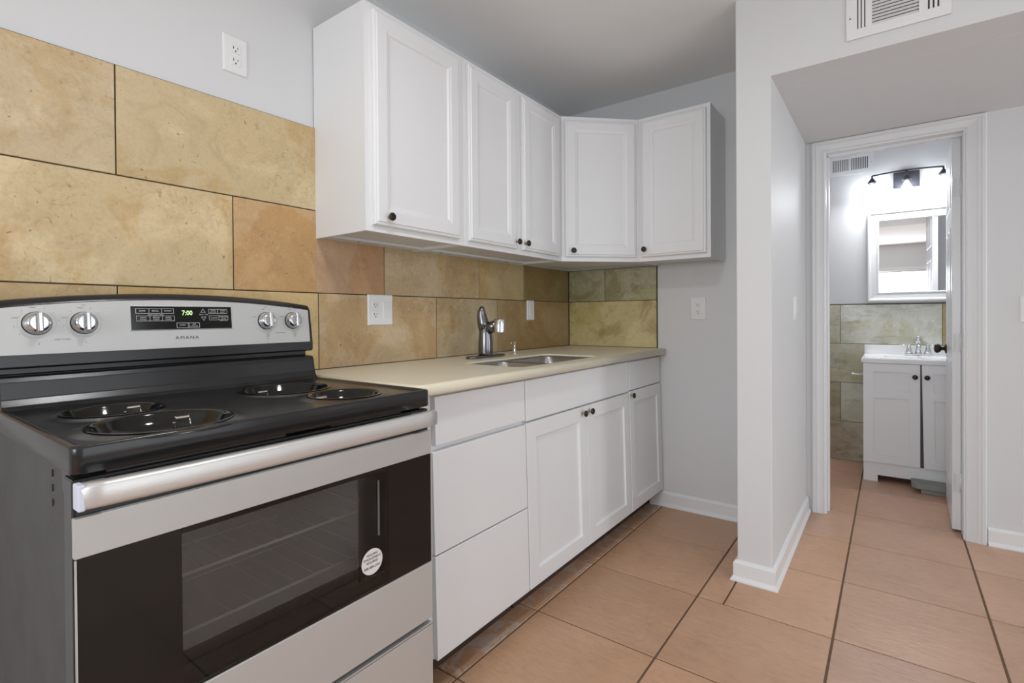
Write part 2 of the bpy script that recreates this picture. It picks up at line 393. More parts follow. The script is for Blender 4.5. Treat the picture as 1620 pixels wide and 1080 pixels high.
struct(obj_world('trim_2', b, 'casing'))

def baseboard(name, pts, side=1, h=.085, t=.014):
    """pts along the floor; the board grows to the left (side=1) of the path"""
    b = nb(); prof = [(0, 0), (t + .010, 0), (t + .010, .006), (t + .004, .014), (t, .02), (t, h - .012), (t - .006, h - .003), (.003, h), (0, h)]
    P = [Vector((x, y, 0)) for x, y in pts]; rows = []
    for i, p in enumerate(P):
        ds = []
        if i > 0: ds.append((P[i] - P[i - 1]).normalized())
        if i < len(P) - 1: ds.append((P[i + 1] - P[i]).normalized())
        ns = [Vector((-d.y, d.x, 0)) * side for d in ds]
        n = sum(ns, Vector()); n = n / (n.length ** 2) * len(ns) if len(ns) == 2 else n
        if len(ns) == 2: n = (ns[0] + ns[1]) / (1 + ns[0].dot(ns[1]))
        rows.append([b.verts.new(p + n * a + Vector((0, 0, z))) for a, z in prof])
    k = len(prof)
    for r0, r1 in zip(rows, rows[1:]):
        for i in range(k): b.faces.new((r0[i], r0[(i + 1) % k], r1[(i + 1) % k], r1[i]))
    b.faces.new(rows[0]); b.faces.new(rows[-1][::-1])
    return struct(obj_world(name, b, 'trim'))
baseboard('baseboard_far', [(.56, YF), (1.19, YF)], -1)
baseboard('baseboard_partition', [(1.19, YF - .03), (1.19, YS), (1.323, YS), (1.323, YD - .005)], -1)
baseboard('baseboard_hall', [(2.084, YD), (5.45, YD)], -1)
baseboard('baseboard_right', [(XR, -.24), (XR, Y0)], -1)
baseboard('baseboard_rear', [(XR, Y0), (0, Y0)], -1)

# tiles -------------------------------------------------------------
def attrs(me, tints, shifts, smears=None):
    pass
def tile_mesh(name, tiles, m, grout, groutbox, bev=.0012):
    """tiles: (x0,x1,y0,y1,z0,z1,tint,smear)"""
    b = nb(); lt = b.verts.layers.float_color.new('tint'); ls = b.verts.layers.float_vector.new('shift'); lm = b.verts.layers.float.new('smear')
    for g in groutbox:
        n0 = len(b.verts); box(b, *g, mi=1)
    lt = b.verts.layers.float_color['tint']; 
    for t in tiles:
        b.verts.ensure_lookup_table(); n0 = len(b.verts)
        box(b, *t[:6], bev=bev, seg=1)
        b.verts.ensure_lookup_table()
        lt = b.verts.layers.float_color['tint']; ls = b.verts.layers.float_vector['shift']; lm = b.verts.layers.float['smear']
        sft = (random.random(), random.random(), random.random()); c = t[6]
        for v in b.verts[n0:]: v[lt] = c; v[ls] = sft; v[lm] = t[7] if len(t) > 7 else 0
    bmesh.ops.recalc_face_normals(b, faces=b.faces)
    me = bpy.data.meshes.new(name); b.to_mesh(me); b.free(); me.materials.append(M[m]); me.materials.append(M[grout])
    o = bpy.data.objects.new(name, me); COL.objects.link(o); ORG[o.name] = Vector((0, 0, 0)); return o

# floor
xs = [-.265, .186, .636, 1.092, 1.549, 1.998, 2.452, 2.905, 3.358, 3.81, 4.262, 4.714, 5.166, 5.618]
ys = [-2.95, -2.44, -1.99, -1.54, -1.09, -.64, -.19, .26, .71, 1.158, 1.607, 2.060, 2.525, 2.968, 3.422, 3.868, 4.32, 4.76]
g = .0037; gy = .0031; tl = []
for i in range(len(xs) - 1):
    for j in range(len(ys) - 1):
        if xs[i] > 3.5 and not (2.0 < ys[j] < 3.3): continue
        k = random.uniform(.95, 1.05); hall = xs[i] > 1.5 or ys[j] > 2.9
        base = (196, 158, 134) if hall else (198, 158, 128)
        c = rgb(*[v * k for v in base])
        x0, x1 = xs[i], xs[i + 1]
        if abs(ys[j] - 2.060) < .01 and abs(x0 - 1.092) < .01:
            tl.append((x0 + g, 1.190 - g, ys[j] + gy, ys[j + 1] - gy, -.02, 0, c)); x0 = 1.190
        sm = 1.0 if (abs(x0 - .186) < .01 and 1.1 < ys[j] < 2.6) else 0
        tl.append((x0 + g, x1 - g, ys[j] + gy, ys[j + 1] - gy, -.02, 0, c, sm))
fl = tile_mesh('floor', tl, 'clay', 'fgrout', [(-.265, 3.81, -2.95, 4.76, -.06, -.003), (3.81, 5.618, 2.06, 3.422, -.06, -.003)], .0015); struct(fl)

# backsplash on the left wall: (y0, y1, row, tint)
Lt, Ht, z1, z0 = .612, .3025, 1.204, .921
ja = .488; jb = .797
T_gold = (208, 186, 149); T_gold2 = (202, 180, 141)  # warm cast of the lamp light is mixed into these tints
g = .0018
rows = {0: (z0, z1), 1: (z1, z1 + Ht), 2: (z1 + Ht, z1 + 2 * Ht)}
tl = []
def tl_row(row, joints, tints, ztop=None):
    za, zb = rows[row]
    for (a, c), t in zip(zip(joints, joints[1:]), tints):
        tl.append((.002, .010, a + g, c - g, za + g, (ztop or zb) - g, rgb(*t)))
tl_row(2, [ja - 2 * Lt, ja - Lt, ja, 1.093 + .01], [T_gold2, (205, 184, 147), (206, 184, 144)])
tl_row(1, [jb - 2 * Lt, jb - Lt, jb, 1.095], [T_gold, (212, 188, 146), (203, 168, 124)])
tl_row(1, [1.095 - 2 * g, jb + Lt], [(186, 152, 120)], 1.408)  # right part of the same tile, cabinet shade put into its tint
tl_row(1, [jb + Lt, jb + 2 * Lt, 2.42, YF - .012], [(186, 164, 130), (186, 164, 122), (138, 120, 80)], 1.408)  # shade under the wall cabinets is put into these tints
tl_row(0, [ja - 2 * Lt, ja - Lt, ja, ja + Lt], [T_gold, T_gold2, (212, 184, 134)])
tl_row(0, [ja + Lt, ja + 2 * Lt, 2.17, YF - .012], [(198, 174, 140), (186, 166, 134), (170, 146, 108)])  # greyer tints carry the shade below the cabinets
bs = tile_mesh('tile_backsplash', tl, 'stone', 'grout', [(0.0005, .007, ja - 2 * Lt, YF - .012, z0, z1), (0.0005, .007, ja - 2 * Lt, YF - .012, z1, 1.407), (0.0005, .007, ja - 2 * Lt, 1.10, 1.407, z1 + 2 * Ht)])
tag(bs, 'golden travertine tile backsplash on the long wall behind the range and sink', 'tile backsplash')
tl = []
for x0_, x1_, za, zb, t in ((.012, .27, z1, 1.405, (172, 168, 142)), (.27, .603, z1, 1.405, (184, 180, 154)), (.012, .603, z0, z1, (204, 188, 140))):
    tl.append((x0_ + g, x1_ - g, YF - .010, YF - .002, za + g, zb - g, rgb(*t)))
bs2 = tile_mesh('tile_backsplash', tl, 'slate', 'grout', [(.004, .606, YF - .007, YF - .0005, z0, 1.406)])
tag(bs2, 'short greenish stone backsplash on the far wall at the end of the counter', 'tile backsplash')
# bathroom wainscot tiles
tl = []; bz = [-.0, .297, .593, .889, 1.183]
G = [(196, 192, 172), (200, 197, 178), (178, 168, 146), (192, 184, 160), (204, 203, 190)]
brow = {0: [.91, 1.25, 1.86, 2.47, 2.61], 1: [.91, 1.094, 1.398, 1.70, 2.31, 2.61], 2: [.91, 1.25, 1.552, 2.16, 2.61], 3: [.91, 1.094, 1.398, 1.998, 2.61]}
for r, js in brow.items():
    for a, c in zip(js, js[1:]):
        t = G[(r * 2 + int(a * 10)) % 5]
        if r == 3 and abs(a - 1.398) < .01: t = (214, 214, 204)
        if r == 3 and abs(a - 1.998) < .01: t = (176, 158, 112)
        tl.append((a + .0015, c - .0015, YB - .010, YB - .002, bz[r] + .0015, bz[r + 1] - .0015, rgb(*t)))
bs3 = tile_mesh('tile_wainscot', tl, 'marbletile', 'grout', [(.905, 2.615, YB - .007, YB - .0005, 0, 1.19)])
tag(bs3, 'green-grey stone tile wainscot on the bathroom wall behind the vanity', 'tile wainscot')

# ------------------------------------------------------------------ range
YR0, YR1 = .228, .979
rg = thing('electric_range', 'freestanding stainless and black electric coil range left of the counter', 'stove', (.35, (YR0 + YR1) / 2, 0))
b = nb()      # body shell with an open oven cavity in front
t = .03
box(b, .03, .645, YR0 + .006, YR0 + .006 + t, .02, .872, .004); box(b, .03, .645, YR1 - .006 - t, YR1 - .006, .02, .872, .004)
box(b, .03, .06, YR0 + .03, YR1 - .03, .02, .872); box(b, .05, .640, YR0 + .03, YR1 - .03, .78, .872); box(b, .05, .640, YR0 + .03, YR1 - .03, .09, .36)
for x in (.08, .60):
    for y in (YR0 + .05, YR1 - .05): lathe(b, [(.018, 0), (.018, .022)], (x, y, 0), seg=12)
obj('body', b, 'blackside', rg)
b = nb()      # little pressed slots on the side skin
for z in (.855, .830, .805): box(b, .566, .569, YR0 + .0045, YR0 + .0065, z - .009, z + .003)
obj('side_slots', b, 'slot', rg)
b = nb()      # cavity
C0, C1 = YR0 + .10, YR1 - .10
box(b, .12, .125, C0, C1, .375, .775); box(b, .12, .64, C0, C0 + .005, .375, .775); box(b, .12, .64, C1 - .005, C1, .375, .775)
box(b, .12, .64, C0, C1, .370, .376); box(b, .12, .64, C0, C1, .773, .778)
for zz in (.45, .53, .61, .69):
    for yy, s in ((C0 + .005, 1), (C1 - .005, -1)): box(b, .15, .62, min(yy, yy + s * .008), max(yy, yy + s * .008), zz - .004, zz + .004, .002)
obj('oven_cavity', b, 'oven', rg)
def rack(z):
    b = nb()
    for x, r_ in ((.16, .0022), (.38, .0016), (.60, .0034)): tube(b, [(x, C0 + .012, z), (x, C1 - .012, z)], r_, 8)
    for k in range(11):
        y = C0 + .03 + k * (C1 - C0 - .06) / 10
        tube(b, [(.16, y, z + .003), (.597, y, z + .003), (.602, y, z + .0055), (.607, y, z - .001)], .0008, 6)
    for y in (C0 + .012, C1 - .012): tube(b, [(.16, y, z), (.60, y, z)], .0025, 8)
    return obj('oven_rack', b, 'rack', rg)
rack(.497); rack(.612)

# cooktop
ZT = .917
BUR = [((.588, .392), .122), ((.362, .378), .095), ((.357, .770), .122), ((.585, .802), .095)]
b = nb()
def rrect(x0, x1, y0, y1, r, n=5):
    pts = []
    for cx, cy, a0 in ((x1 - r, y1 - r, 0), (x0 + r, y1 - r, PI / 2), (x0 + r, y0 + r, PI), (x1 - r, y0 + r, 1.5 * PI)):
        for i in range(n + 1):
            a = a0 + PI / 2 * i / n; pts.append((cx + r * math.cos(a), cy + r * math.sin(a)))
    return pts
X0c, X1c = .05, .712
prev = None
for ins, z in ((.003, .873), (0, .875), (0, .912), (.001, .9155), (.003, .9172), (.006, .9178), (.010, .9176), (.015, .9145), (.018, .9125)):
    ring = [b.verts.new((x, y, z)) for x, y in rrect(X0c + ins, X1c - ins, YR0 - .002 + ins, YR1 + .002 - ins, .016 - min(ins * .3, .006), 5)]
    if prev:
        for i in range(len(ring)):
            f = b.faces.new((prev[i], prev[(i + 1) % len(ring)], ring[(i + 1) % len(ring)], ring[i])); f.smooth = True
    else: first = ring
    prev = ring
edges = [b.edges.get((prev[i], prev[(i + 1) % len(prev)])) for i in range(len(prev))]
inner_loops = []
for (cx, cy), r in BUR:
    # raised collar pressed up round each opening, sloping gently to the deck
    loops = []
    for rr, z in ((r + .022, .9125), (r + .008, .9150), (r - .001, .9165), (r - .008, .9160), (r - .012, .912)):
        loops.append([b.verts.new((cx + rr * math.cos(2 * PI * i / 48), cy + rr * math.sin(2 * PI * i / 48), z)) for i in range(48)])
    for a_, c_ in zip(loops, loops[1:]):
        for i in range(48):
            f = b.faces.new((a_[i], a_[(i + 1) % 48], c_[(i + 1) % 48], c_[i])); f.smooth = True
    edges += [b.edges.get((loops[0][i], loops[0][(i + 1) % 48])) for i in range(48)]
bmesh.ops.triangle_fill(b, edges=edges, use_beauty=True, use_dissolve=False)
obj('cooktop', b, 'black', rg)
for k, ((cx, cy), r) in enumerate(BUR):
    b = nb(); rr = r - .008
    lathe(b, [(rr + .006, .9180), (rr + .002, .9188), (rr - .003, .9175), (rr - .006, .913), (rr - .012, .900), (rr - .022, .888), (rr - .036, .881), (rr * .5, .878), (rr * .30, .879), (rr * .26, .874), (.001, .873)], (cx, cy, 0), seg=48, cap0=False)
    bowl = obj('drip_bowl', b, 'blackpan', rg)
    b = nb()
    xb, yb = cx - .035, cy + .045
    if k in (2, 3): xb, yb = cx - .02, cy - .055
    box(b, xb - .007, xb + .007, yb - .013, yb + .013, .893, .915, .003)
    box(b, xb + .012, xb + .016, yb - .022, yb - .017, .888, .907, .001); tube(b, [(xb, yb + .012, .915), (xb + .005, yb + .014, .90), (xb + .01, yb + .014, .887)], .0015, 6)
    obj('coil_receptacle', b, 'chrome', bowl)

# front edge under the cooktop, door top
b = nb(); box(b, .63, .675, YR0 + .004, YR1 - .004, .832, .873, .002); obj('front_rail', b, 'black', rg)
b = nb()
for i in range(2): box(b, .674, .679, YR0 + .05 + i * .42, YR0 + .36 + i * .32, .866, .8705, .001)
obj('rail_vent_lip', b, 'steel', rg)
# door
dr_loc = None
b = nb()
box(b, .655, .702, YR0, YR1, .302, .866, .006)
for v in b.verts: pass
# cut window: build as four members instead
b.free(); b = nb()
WY0, WY1, WZ0, WZ1 = .374, .834, .462, .736
box(b, .655, .704, YR0, YR1, .742, .866, .005); box(b, .655, .704, YR0, YR1, .302, .455, .004)
box(b, .655, .702, YR0, WY0 - .03, .44, .75, .003); box(b, .655, .702, WY1 + .03, YR1, .44, .75, .003); box(b, .655, .660, .781, YR1 - .05, .46, .745); box(b, .655, .660, YR0 + .05, .79, .45, .500)
door = obj('oven_door', b, 'black', rg)
b = nb(); box(b, .7035, .716, YR0 - .001, YR1 - .001, .746, .808, .0015); obj('upper_door_panel', b, 'steelp', door)
b = nb(); box(b, .7035, .716, YR0 - .001, YR1 - .001, .304, .455, .0015)
obj('lower_door_panel', b, 'steelp', door)
b = nb(); box(b, .7035, .7145, YR0 + .002, WY0, .456, .745, .0008); box(b, .7035, .7145, WY1, YR1 - .003, .456, .745, .0008)
box(b, .7035, .7145, WY0, WY1, .456, WZ0, .0008); box(b, .7035, .7145, WY0, WY1, WZ1, .745, .0008)
obj('black_glass_border', b, 'blackpan', door)
b = nb(); box(b, .710, .7142, WY0, WY1, WZ0, WZ1); obj('window_glass', b, 'ovenglass', door)
b = nb(); box(b, .660, .663, WY0 - .025, .781, .500, .742); obj('inner_glass', b, 'haze', door)
b = nb(); box(b, .664, .669, .838, .842, .560, .700, .001); obj('glass_clip', b, 'steel', door)
b = nb(); box(b, .7142, .717, YR0 - .001, YR0 + .0015, .456, .745); obj('edge_strip', b, 'steelp', door)
b = nb(); box(b, .7142, .717, YR1 - .0035, YR1 - .001, .456, .745); obj('edge_strip', b, 'steelp', door)
# vents row on top of door front
b = nb()
for i in range(34):
    y = YR0 + .12 + i * .018
    if y < YR1 - .05: box(b, .7045, .7055, y, y + .010, .850, .857)
obj('vent_slots', b, 'slot', door)
# handle: wide bowed bar
b = nb(); n = 24; prev = None
for i in range(n + 1):
    f = i / n; y = YR0 - .001 + f * (YR1 - YR0 - .016); e = min(f, 1 - f)
    bow = .012 * math.sin(PI * f) ** .5 if 0 < f < 1 else 0
    xo = .742 + bow; k = 1.0
    sec = [(-.010, -.019), (.005, -.0195), (.0105, -.0175), (.0125, -.013), (.0135, .013), (.0115, .0175), (.005, .0195), (-.010, .019)]
    ring = [b.verts.new((xo + a, y, .848 + c)) for a, c in sec]
    if prev:
        for j in range(8):
            q = b.faces.new((prev[j], prev[(j + 1) % 8], ring[(j + 1) % 8], ring[j])); q.smooth = True
    else: b.faces.new(ring)
    prev = ring
b.faces.new(prev[::-1])
for y in (YR0 + .03, YR1 - .05): box(b, .700, .745, y - .012, y + .012, .836, .860, .003)
hd = obj('handle', b, 'steel', door)
b = nb(); box(b, .729, .7555, YR0 - .005, YR0 + .004, .8285, .8675, .002); obj('handle_end_cap', b, 'film', hd)
# sticker
b = nb(); lathe(b, [(.0305, 0), (.0305, .0006)], (.7146, .7805, .5295), (1, 0, 0), 40); st = obj('round_label', b, 'label', door); st['label'] = 'white round paper label with dark print'
bb = nb()
for s, z, sz in (('REQUIRES', .0175, .0075), ('ENGAGEMENT', .0085, .0080), ('REQUIRED', -.0005, .0075), ('888-880-2301', -.0125, .0088)):
    tb = text('t', s, sz, (.7154, .7805, .5295 + z), (0, 1, 0), (0, 0, 1), None, None, sx=.95); merge(bb, tb)
obj('label_print', bb, 'ink', st)
# storage drawer
b = nb(); box(b, .655, .704, YR0 + .002, YR1 - .002, .085, .283, .003); dw = obj('storage_drawer', b, 'black', rg)
b = nb(); box(b, .7035, .716, YR0, YR1 - .001, .09, .290, .0015); box(b, .690, .716, YR0, YR1 - .001, .286, .2905, .001); obj('drawer_panel', b, 'steelp', dw)

# backguard
b = nb()
poly = [(.205, .912), (.192, .915), (.180, .923), (.172, .938), (.166, .975), (.160, .985), (.145, .988), (.118, .989), (.118, 1.006), (.03, 1.006), (.03, .90), (.20, .90)]
prism(b, poly, YR0 + .002, YR1 + .001, bev=.0015)
obj('backguard', b, 'black', rg)
# control head with an arched top
def topz(y):
    f = (y - (YR0 + YR1) / 2) / ((YR1 - YR0) / 2); return 1.181 - .026 * f * f
def facex(z): return .154 - (z - 1.02) * .115
b = nb(); n = 20; rowsv = []
for i in range(n + 1):
    y = YR0 - .004 + (YR1 - YR0 + .009) * i / n; zt = topz(y)
    pr = [(.118, 1.003), (.150, 1.003), (.1565, 1.008), (facex(1.03) + .001, 1.03), (facex(zt - .016), zt - .016), (facex(zt) - .008, zt - .003), (facex(zt) - .018, zt), (.035, zt), (.03, zt - .004), (.03, 1.003)]
    rowsv.append([b.verts.new((x, y, z)) for x, z in pr])
for r0, r1 in zip(rowsv, rowsv[1:]):
    for j in range(len(pr)):
        q = b.faces.new((r0[j], r0[(j + 1) % len(pr)], r1[(j + 1) % len(pr)], r1[j])); q.smooth = j in (0, 1, 4, 5)
b.faces.new(rowsv[0]); b.faces.new(rowsv[-1][::-1])
bmesh.ops.bevel(b, geom=[e for e in b.edges if len(e.link_faces) == 2 and any(len(f.verts) > 4 for f in e.link_faces)], offset=.004, segments=2, affect='EDGES', profile=.5)
head = obj('control_head', b, 'black', rg)
b = nb(); rowsv = []
for i in range(n + 1):
    y = YR0 + .002 + (YR1 - YR0 - .008) * i / n; zt = topz(y) - .018; zb = 1.034
    fr = []
    for x, z in ((facex(zb), zb), (facex(zb) + .0035, zb), (facex(zt) + .0035, zt), (facex(zt), zt)): fr.append(b.verts.new((x, y, z)))
    rowsv.append(fr)
for r0, r1 in zip(rowsv, rowsv[1:]):
    for j in range(4): b.faces.new((r0[j], r0[(j + 1) % 4], r1[(j + 1) % 4], r1[j]))
b.faces.new(rowsv[0]); b.faces.new(rowsv[-1][::-1])
cp = obj('control_panel', b, 'steelp', rg)
nf = Vector((1, 0, .115)).normalized(); uf = Vector((0, 1, 0)); vf = Vector((-.115, 0, 1)).normalized()
def FP(y, z, d=0): return Vector((facex(z) + .0035, y, z)) + nf * d
b = nb(); rings(b, FP(.473, 1.082), uf, nf, .253, .066, [(0, -.001), (0, .0012), (.002, .0022), (.003, .0012)], v=vf)
bz_ = obj('display_bezel', b, 'steel', cp)
b = nb(); rings(b, FP(.4755, 1.0845, .0012), uf, nf, .248, .061, [(0, 0), (0, .0012)], v=vf)
disp = obj('display', b, 'blackpan', cp)
def DP(px, py, d=.0026):   # px,py: position in the magnified picture of the panel -> y,z on the panel
    fy = (px - 72) / (1515 - 72); fz = 1 - (py - 45) / (372 - 45)
    return FP(.4755 + .248 * (px - 78) / (1520 - 78), 1.0845 + .061 * (390 - py) / (390 - 50), d)
text('display_time', '7:00', .0185, DP(838, 150), uf, vf, 'led', disp, sx=.85)
bb = nb()
def strip(p, q, w=.0009):
    p = Vector(p); q = Vector(q); d = (q - p).normalized(); s = d.cross(nf) * w / 2; e = d * w / 2
    vs = [bb.verts.new(c + k) for c in (Vector(),) for k in (p - e - s, q + e - s, q + e + s, p - e + s)]
    f = bb.faces.new(vs)
def rect(x0, y0, x1, y1, divs=()):
    a, b_, c, d = DP(x0, y0), DP(x1, y0), DP(x1, y1), DP(x0, y1)
    strip(a, b_); strip(b_, c); strip(c, d); strip(d, a)
    for x in divs: strip(DP(x, y0), DP(x, y1))
rect(140, 85, 645, 155, (312, 480)); rect(148, 192, 652, 265, (320, 488)); rect(682, 300, 1010, 372, (845, 858))
rect(1160, 90, 1452, 155, (1305,)); rect(1166, 192, 1462, 258, (1316,))
for tri in (((1040, 140), (1076, 85), (1112, 140)), ((1046, 210), (1084, 265), (1118, 210))):
    P3 = [DP(*p) for p in tri]
    for i in range(3): strip(P3[i], P3[(i + 1) % 3])
for s, x, y, sz in (('BAKE', 225, 118, .0058), ('BROIL', 397, 118, .0058), ('WARM', 563, 118, .0058), ('KEEP WARM TIMER', 400, 177, .0042),
                    ('LIGHT\nTOAST', 232, 230, .0050), ('BREAD\nTOAST', 404, 230, .0050), ('DARK\nTOAST', 570, 230, .0050), ('START', 765, 334, .0055), ('OFF\nCANCEL', 932, 338, .0052),
                    ('TEMP / TIME', 1080, 174, .0045), ('TIMER\nSET/OFF', 1232, 122, .0050), ('OVEN\nLIGHT', 1382, 122, .0050), ('CLOCK', 1242, 226, .0055), ('CONTROL\nLOCK', 1390, 224, .0050), ('HOLD 3 SEC', 1394, 270, .0038)):
    merge(bb, text('t', s, sz, DP(x, y), uf, vf, None, None, depth=.0001))
obj('display_print', bb, 'whiteink', disp)
text('brand_lettering', 'AMANA', .0125, FP(.604, 1.0605, .0003), uf, vf, 'ink', cp, space=1.25, sx=1.15)
# knobs
def knob(y, z, big):
    r = .0235
    b = nb(); O = FP(y, z, 0)
    lathe(b, [(r + .002, 0), (r + .002, .006), (r, .010), (r - .002, .018), (r - .005, .0215), (r - .008, .0225)], O, nf, 36)
    t = bmesh.new(); bmesh.ops.create_cube(t, size=1)
    for v in t.verts:
        a = v.co.copy(); wy = .0065 if a.x < 0 else .0048
        v.co = O + nf * (.016 + (a.x + .5) * .020) + uf * (a.y * 2 * wy) + vf * (a.z * 2 * (r - .0015))
    bmesh.ops.bevel(t, geom=t.edges[:], offset=.0022, segments=2, affect='EDGES', profile=.5)
    merge(b, t)
    k = obj('knob', b, 'knobmetal', cp, smooth=False)
    b = nb(); lathe(b, [(r + .0035, 0.0), (r + .0035, .0015)], O, nf, 36); obj('knob_skirt', b, 'blackplastic', k)
    return k
for y in (.296, .381, .829, .916): knob(y, 1.104, y < .6)
for y in (.296, .381, .829, .916):
    bb = nb()
    for k in range(26):
        a0 = math.radians(-235 + k * 11); a1 = math.radians(-235 + k * 11 + 8)
        if k == 0: continue
        R = .0335
        strip(FP(y, 1.104, .0004) + uf * R * math.cos(a0) + vf * R * math.sin(a0), FP(y, 1.104, .0004) + uf * R * math.cos(a1) + vf * R * math.sin(a1), .00035)
    for k, s in enumerate(('4', '3', 'LOW', '2', 'HIGH', '8', '7', '6')):
        a = math.radians(-160 - k * 30 + 20)
        merge(bb, text('t', s, .0042, FP(y, 1.104, .0004) + uf * .039 * math.cos(a) + vf * .037 * math.sin(a), uf, vf, None, None, depth=.0001))
    merge(bb, text('t', 'OFF', .0048, FP(y, 1.104, .0004) + vf * .043, uf, vf, None, None, depth=.0001))
    lathe(bb, [(.0012, 0), (.0012, .0003)], FP(y + .002, 1.057, .0003), nf, 8)
    lathe(bb, [(.0006, 0), (.0006, .0003)], FP(y + .002, 1.0605, .0003), nf, 8)
    obj('dial_marking', bb, 'greyink', cp)
for y in (.34, .8725): text('panel_lettering', 'PUSH TO TURN', .0040, FP(y, 1.066, .0004), uf, vf, 'greyink', cp, depth=.0001)

# ------------------------------------------------------------------ cabinets
PROF_UP = [(0, 0), (0, .012), (.004, .0155), (.010, .0165), (.013, .020), (.052, .020), (.058, .0175), (.064, .0165), (.070, .0115), (.073, .011)]
PROF_SH = [(0, 0), (0, .0175), (.0015, .019), (.060, .019), (.062, .012), (.066, .0105), (.068, .010)]
def lean(bm, xb=.619, zref=.7105):
    for v in bm.verts: v.co.x += (zref - v.co.z) * .0245 if v.co.z < .95 else 0
def knob_small(parent, P, n, dark=1):
    n = Vector(n).normalized(); b = nb()
    lathe(b, [(.006, 0), (.0055, .004), (.0042, .009), (.0042, .012)], P, n, 16); s = None
    lathe(b, [(.005, .012), (.0125, .0155), (.0140, .018), (.0140, .021), (.0125, .0235), (.006, .0245)], P, n, 20, mi=1)
    return obj('knob', b, ['brass', 'bronze'], parent)
def upper(name, lbl, O, u, n, w, depth, z0, z1, doors, knobs, wallcut=None, carc=None):
    """face-frame wall cabinet; O: lower-left front frame corner"""
    O = Vector(O); u = Vector(u).normalized(); n = Vector(n).normalized()
    th = thing(name, lbl, 'cabinet', (O.x, O.y, z0), 'white upper wall cabinets')
    return th
ZU0, ZU1 = 1.404, 2.175
def upper_left(lbl, y0, y1, doors, screws=()):
    th = thing('wall_cabinet', lbl, 'cabinet', (.15, (y0 + y1) / 2, ZU0))
    b = nb(); e = .0004
    box(b, .004, .282, y0 + e, y0 + .015, ZU0, ZU1); box(b, .004, .282, y1 - .015, y1 - e, ZU0, ZU1)
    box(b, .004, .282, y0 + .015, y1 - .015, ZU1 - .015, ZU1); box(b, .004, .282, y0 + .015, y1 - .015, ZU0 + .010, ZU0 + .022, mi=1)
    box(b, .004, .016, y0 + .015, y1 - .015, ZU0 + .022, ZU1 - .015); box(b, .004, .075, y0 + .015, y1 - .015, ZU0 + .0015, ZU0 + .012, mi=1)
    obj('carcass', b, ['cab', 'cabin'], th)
    b = nb(); sw = .038
    box(b, .282, .300, y0 + e, y0 + sw, ZU0, ZU1, .0008); box(b, .282, .300, y1 - sw, y1 - e, ZU0, ZU1, .0008)
    box(b, .282, .2995, y0 + sw, y1 - sw, ZU1 - .038, ZU1, .0008); box(b, .282, .2995, y0 + sw, y1 - sw, ZU0, ZU0 + .045, .0008)
    if len(doors) > 1:
        m_ = (doors[0][1] + doors[1][0]) / 2; box(b, .282, .2995, m_ - .03, m_ + .03, ZU0 + .045, ZU1 - .038)
    obj('face_frame', b, 'cab', th)
    for a, c, kside in doors:
        b = nb(); rings(b, (.3005, a, ZU0 + .0225), (0, 1, 0), (1, 0, 0), c - a, ZU1 - ZU0 - .045, PROF_UP)
        d = obj('door', b, 'cab', th)
        ky = a + .055 if kside < 0 else c - .012
        if kside < 0 and len(doors) > 1: ky = a + .010
        if kside < 0 and len(doors) == 1: ky = a + .055
        knob_small(d, (.3205, ky, 1.457), (1, 0, 0))
    for y in screws:
        b = nb(); lathe(b, [(.004, 0), (.004, -.0015)], (.05, y, ZU0 + .0015), (0, 0, 1), 12); obj('screw_cap', b, 'slot', th)
    return th
upper_left('white wall cabinet with one door nearest the stove, hung highest on the tiled wall', 1.092, 1.577, [(1.118, 1.545, -1)], (1.25,))
upper_left('white double door wall cabinet over the sink', 1.577, 2.356, [(1.600, 1.935, 1), (1.985, 2.318, -1)], (1.70, 2.2))
# corner cabinet with a diagonal face
P0 = Vector((.300, 2.357, 0)); P1 = Vector((.608, 2.658, 0))
th = thing('wall_cabinet', 'white diagonal corner wall cabinet with one door between two others', 'cabinet', (.25, 2.68, ZU0))
b = nb(); poly = [(.004, 2.3575), (.299, 2.3575), (.607, 2.659), (.607, YF - .004), (.004, YF - .004)]
def ngon(bm, poly, za, zb, mi=0):
    a = [bm.verts.new((x, y, za)) for x, y in poly]; c = [bm.verts.new((x, y, zb)) for x, y in poly]; k = len(poly)
    for f in ([bm.faces.new(a[::-1]), bm.faces.new(c)] + [bm.faces.new((a[i], a[(i + 1) % k], c[(i + 1) % k], c[i])) for i in range(k)]): f.material_index = mi
ngon(b, [(.004, 2.3575), (.285, 2.3575), (.593, 2.667), (.607, 2.668), (.607, YF - .004), (.004, YF - .004)], ZU0 + .010, ZU1 - .001)
box(b, .004, .30, 2.358, 2.372, ZU0, ZU0 + .02); box(b, .592, .607, 2.67, YF - .004, ZU0, ZU0 + .02)
obj('carcass', b, ['cab'], th)
du = (P1 - P0); L_ = du.length; du.normalize(); dn = Vector((du.y, -du.x, 0))
mt = Matrix(((du.x, dn.x, 0, P0.x), (du.y, dn.y, 0, P0.y), (0, 0, 1, 0), (0, 0, 0, 1)))
b = nb()
for a, c, za, zb in ((0.0, .03, ZU0, ZU1), (L_ - .03, L_, ZU0, ZU1), (.03, L_ - .03, ZU1 - .036, ZU1), (.03, L_ - .03, ZU0, ZU0 + .045)): box(b, a, c, -.018, 0, za, zb, .0006, mtx=mt)
obj('face_frame', b, 'cab', th)
b = nb(); rings(b, P0 + du * .020 + dn * .0005 + Vector((0, 0, ZU0 + .0235)), du, dn, L_ - .040, ZU1 - ZU0 - .047, PROF_UP); d = obj('door', b, 'cab', th)
knob_small(d, P0 + du * .058 + dn * .0205 + Vector((0, 0, 1.459)), dn)
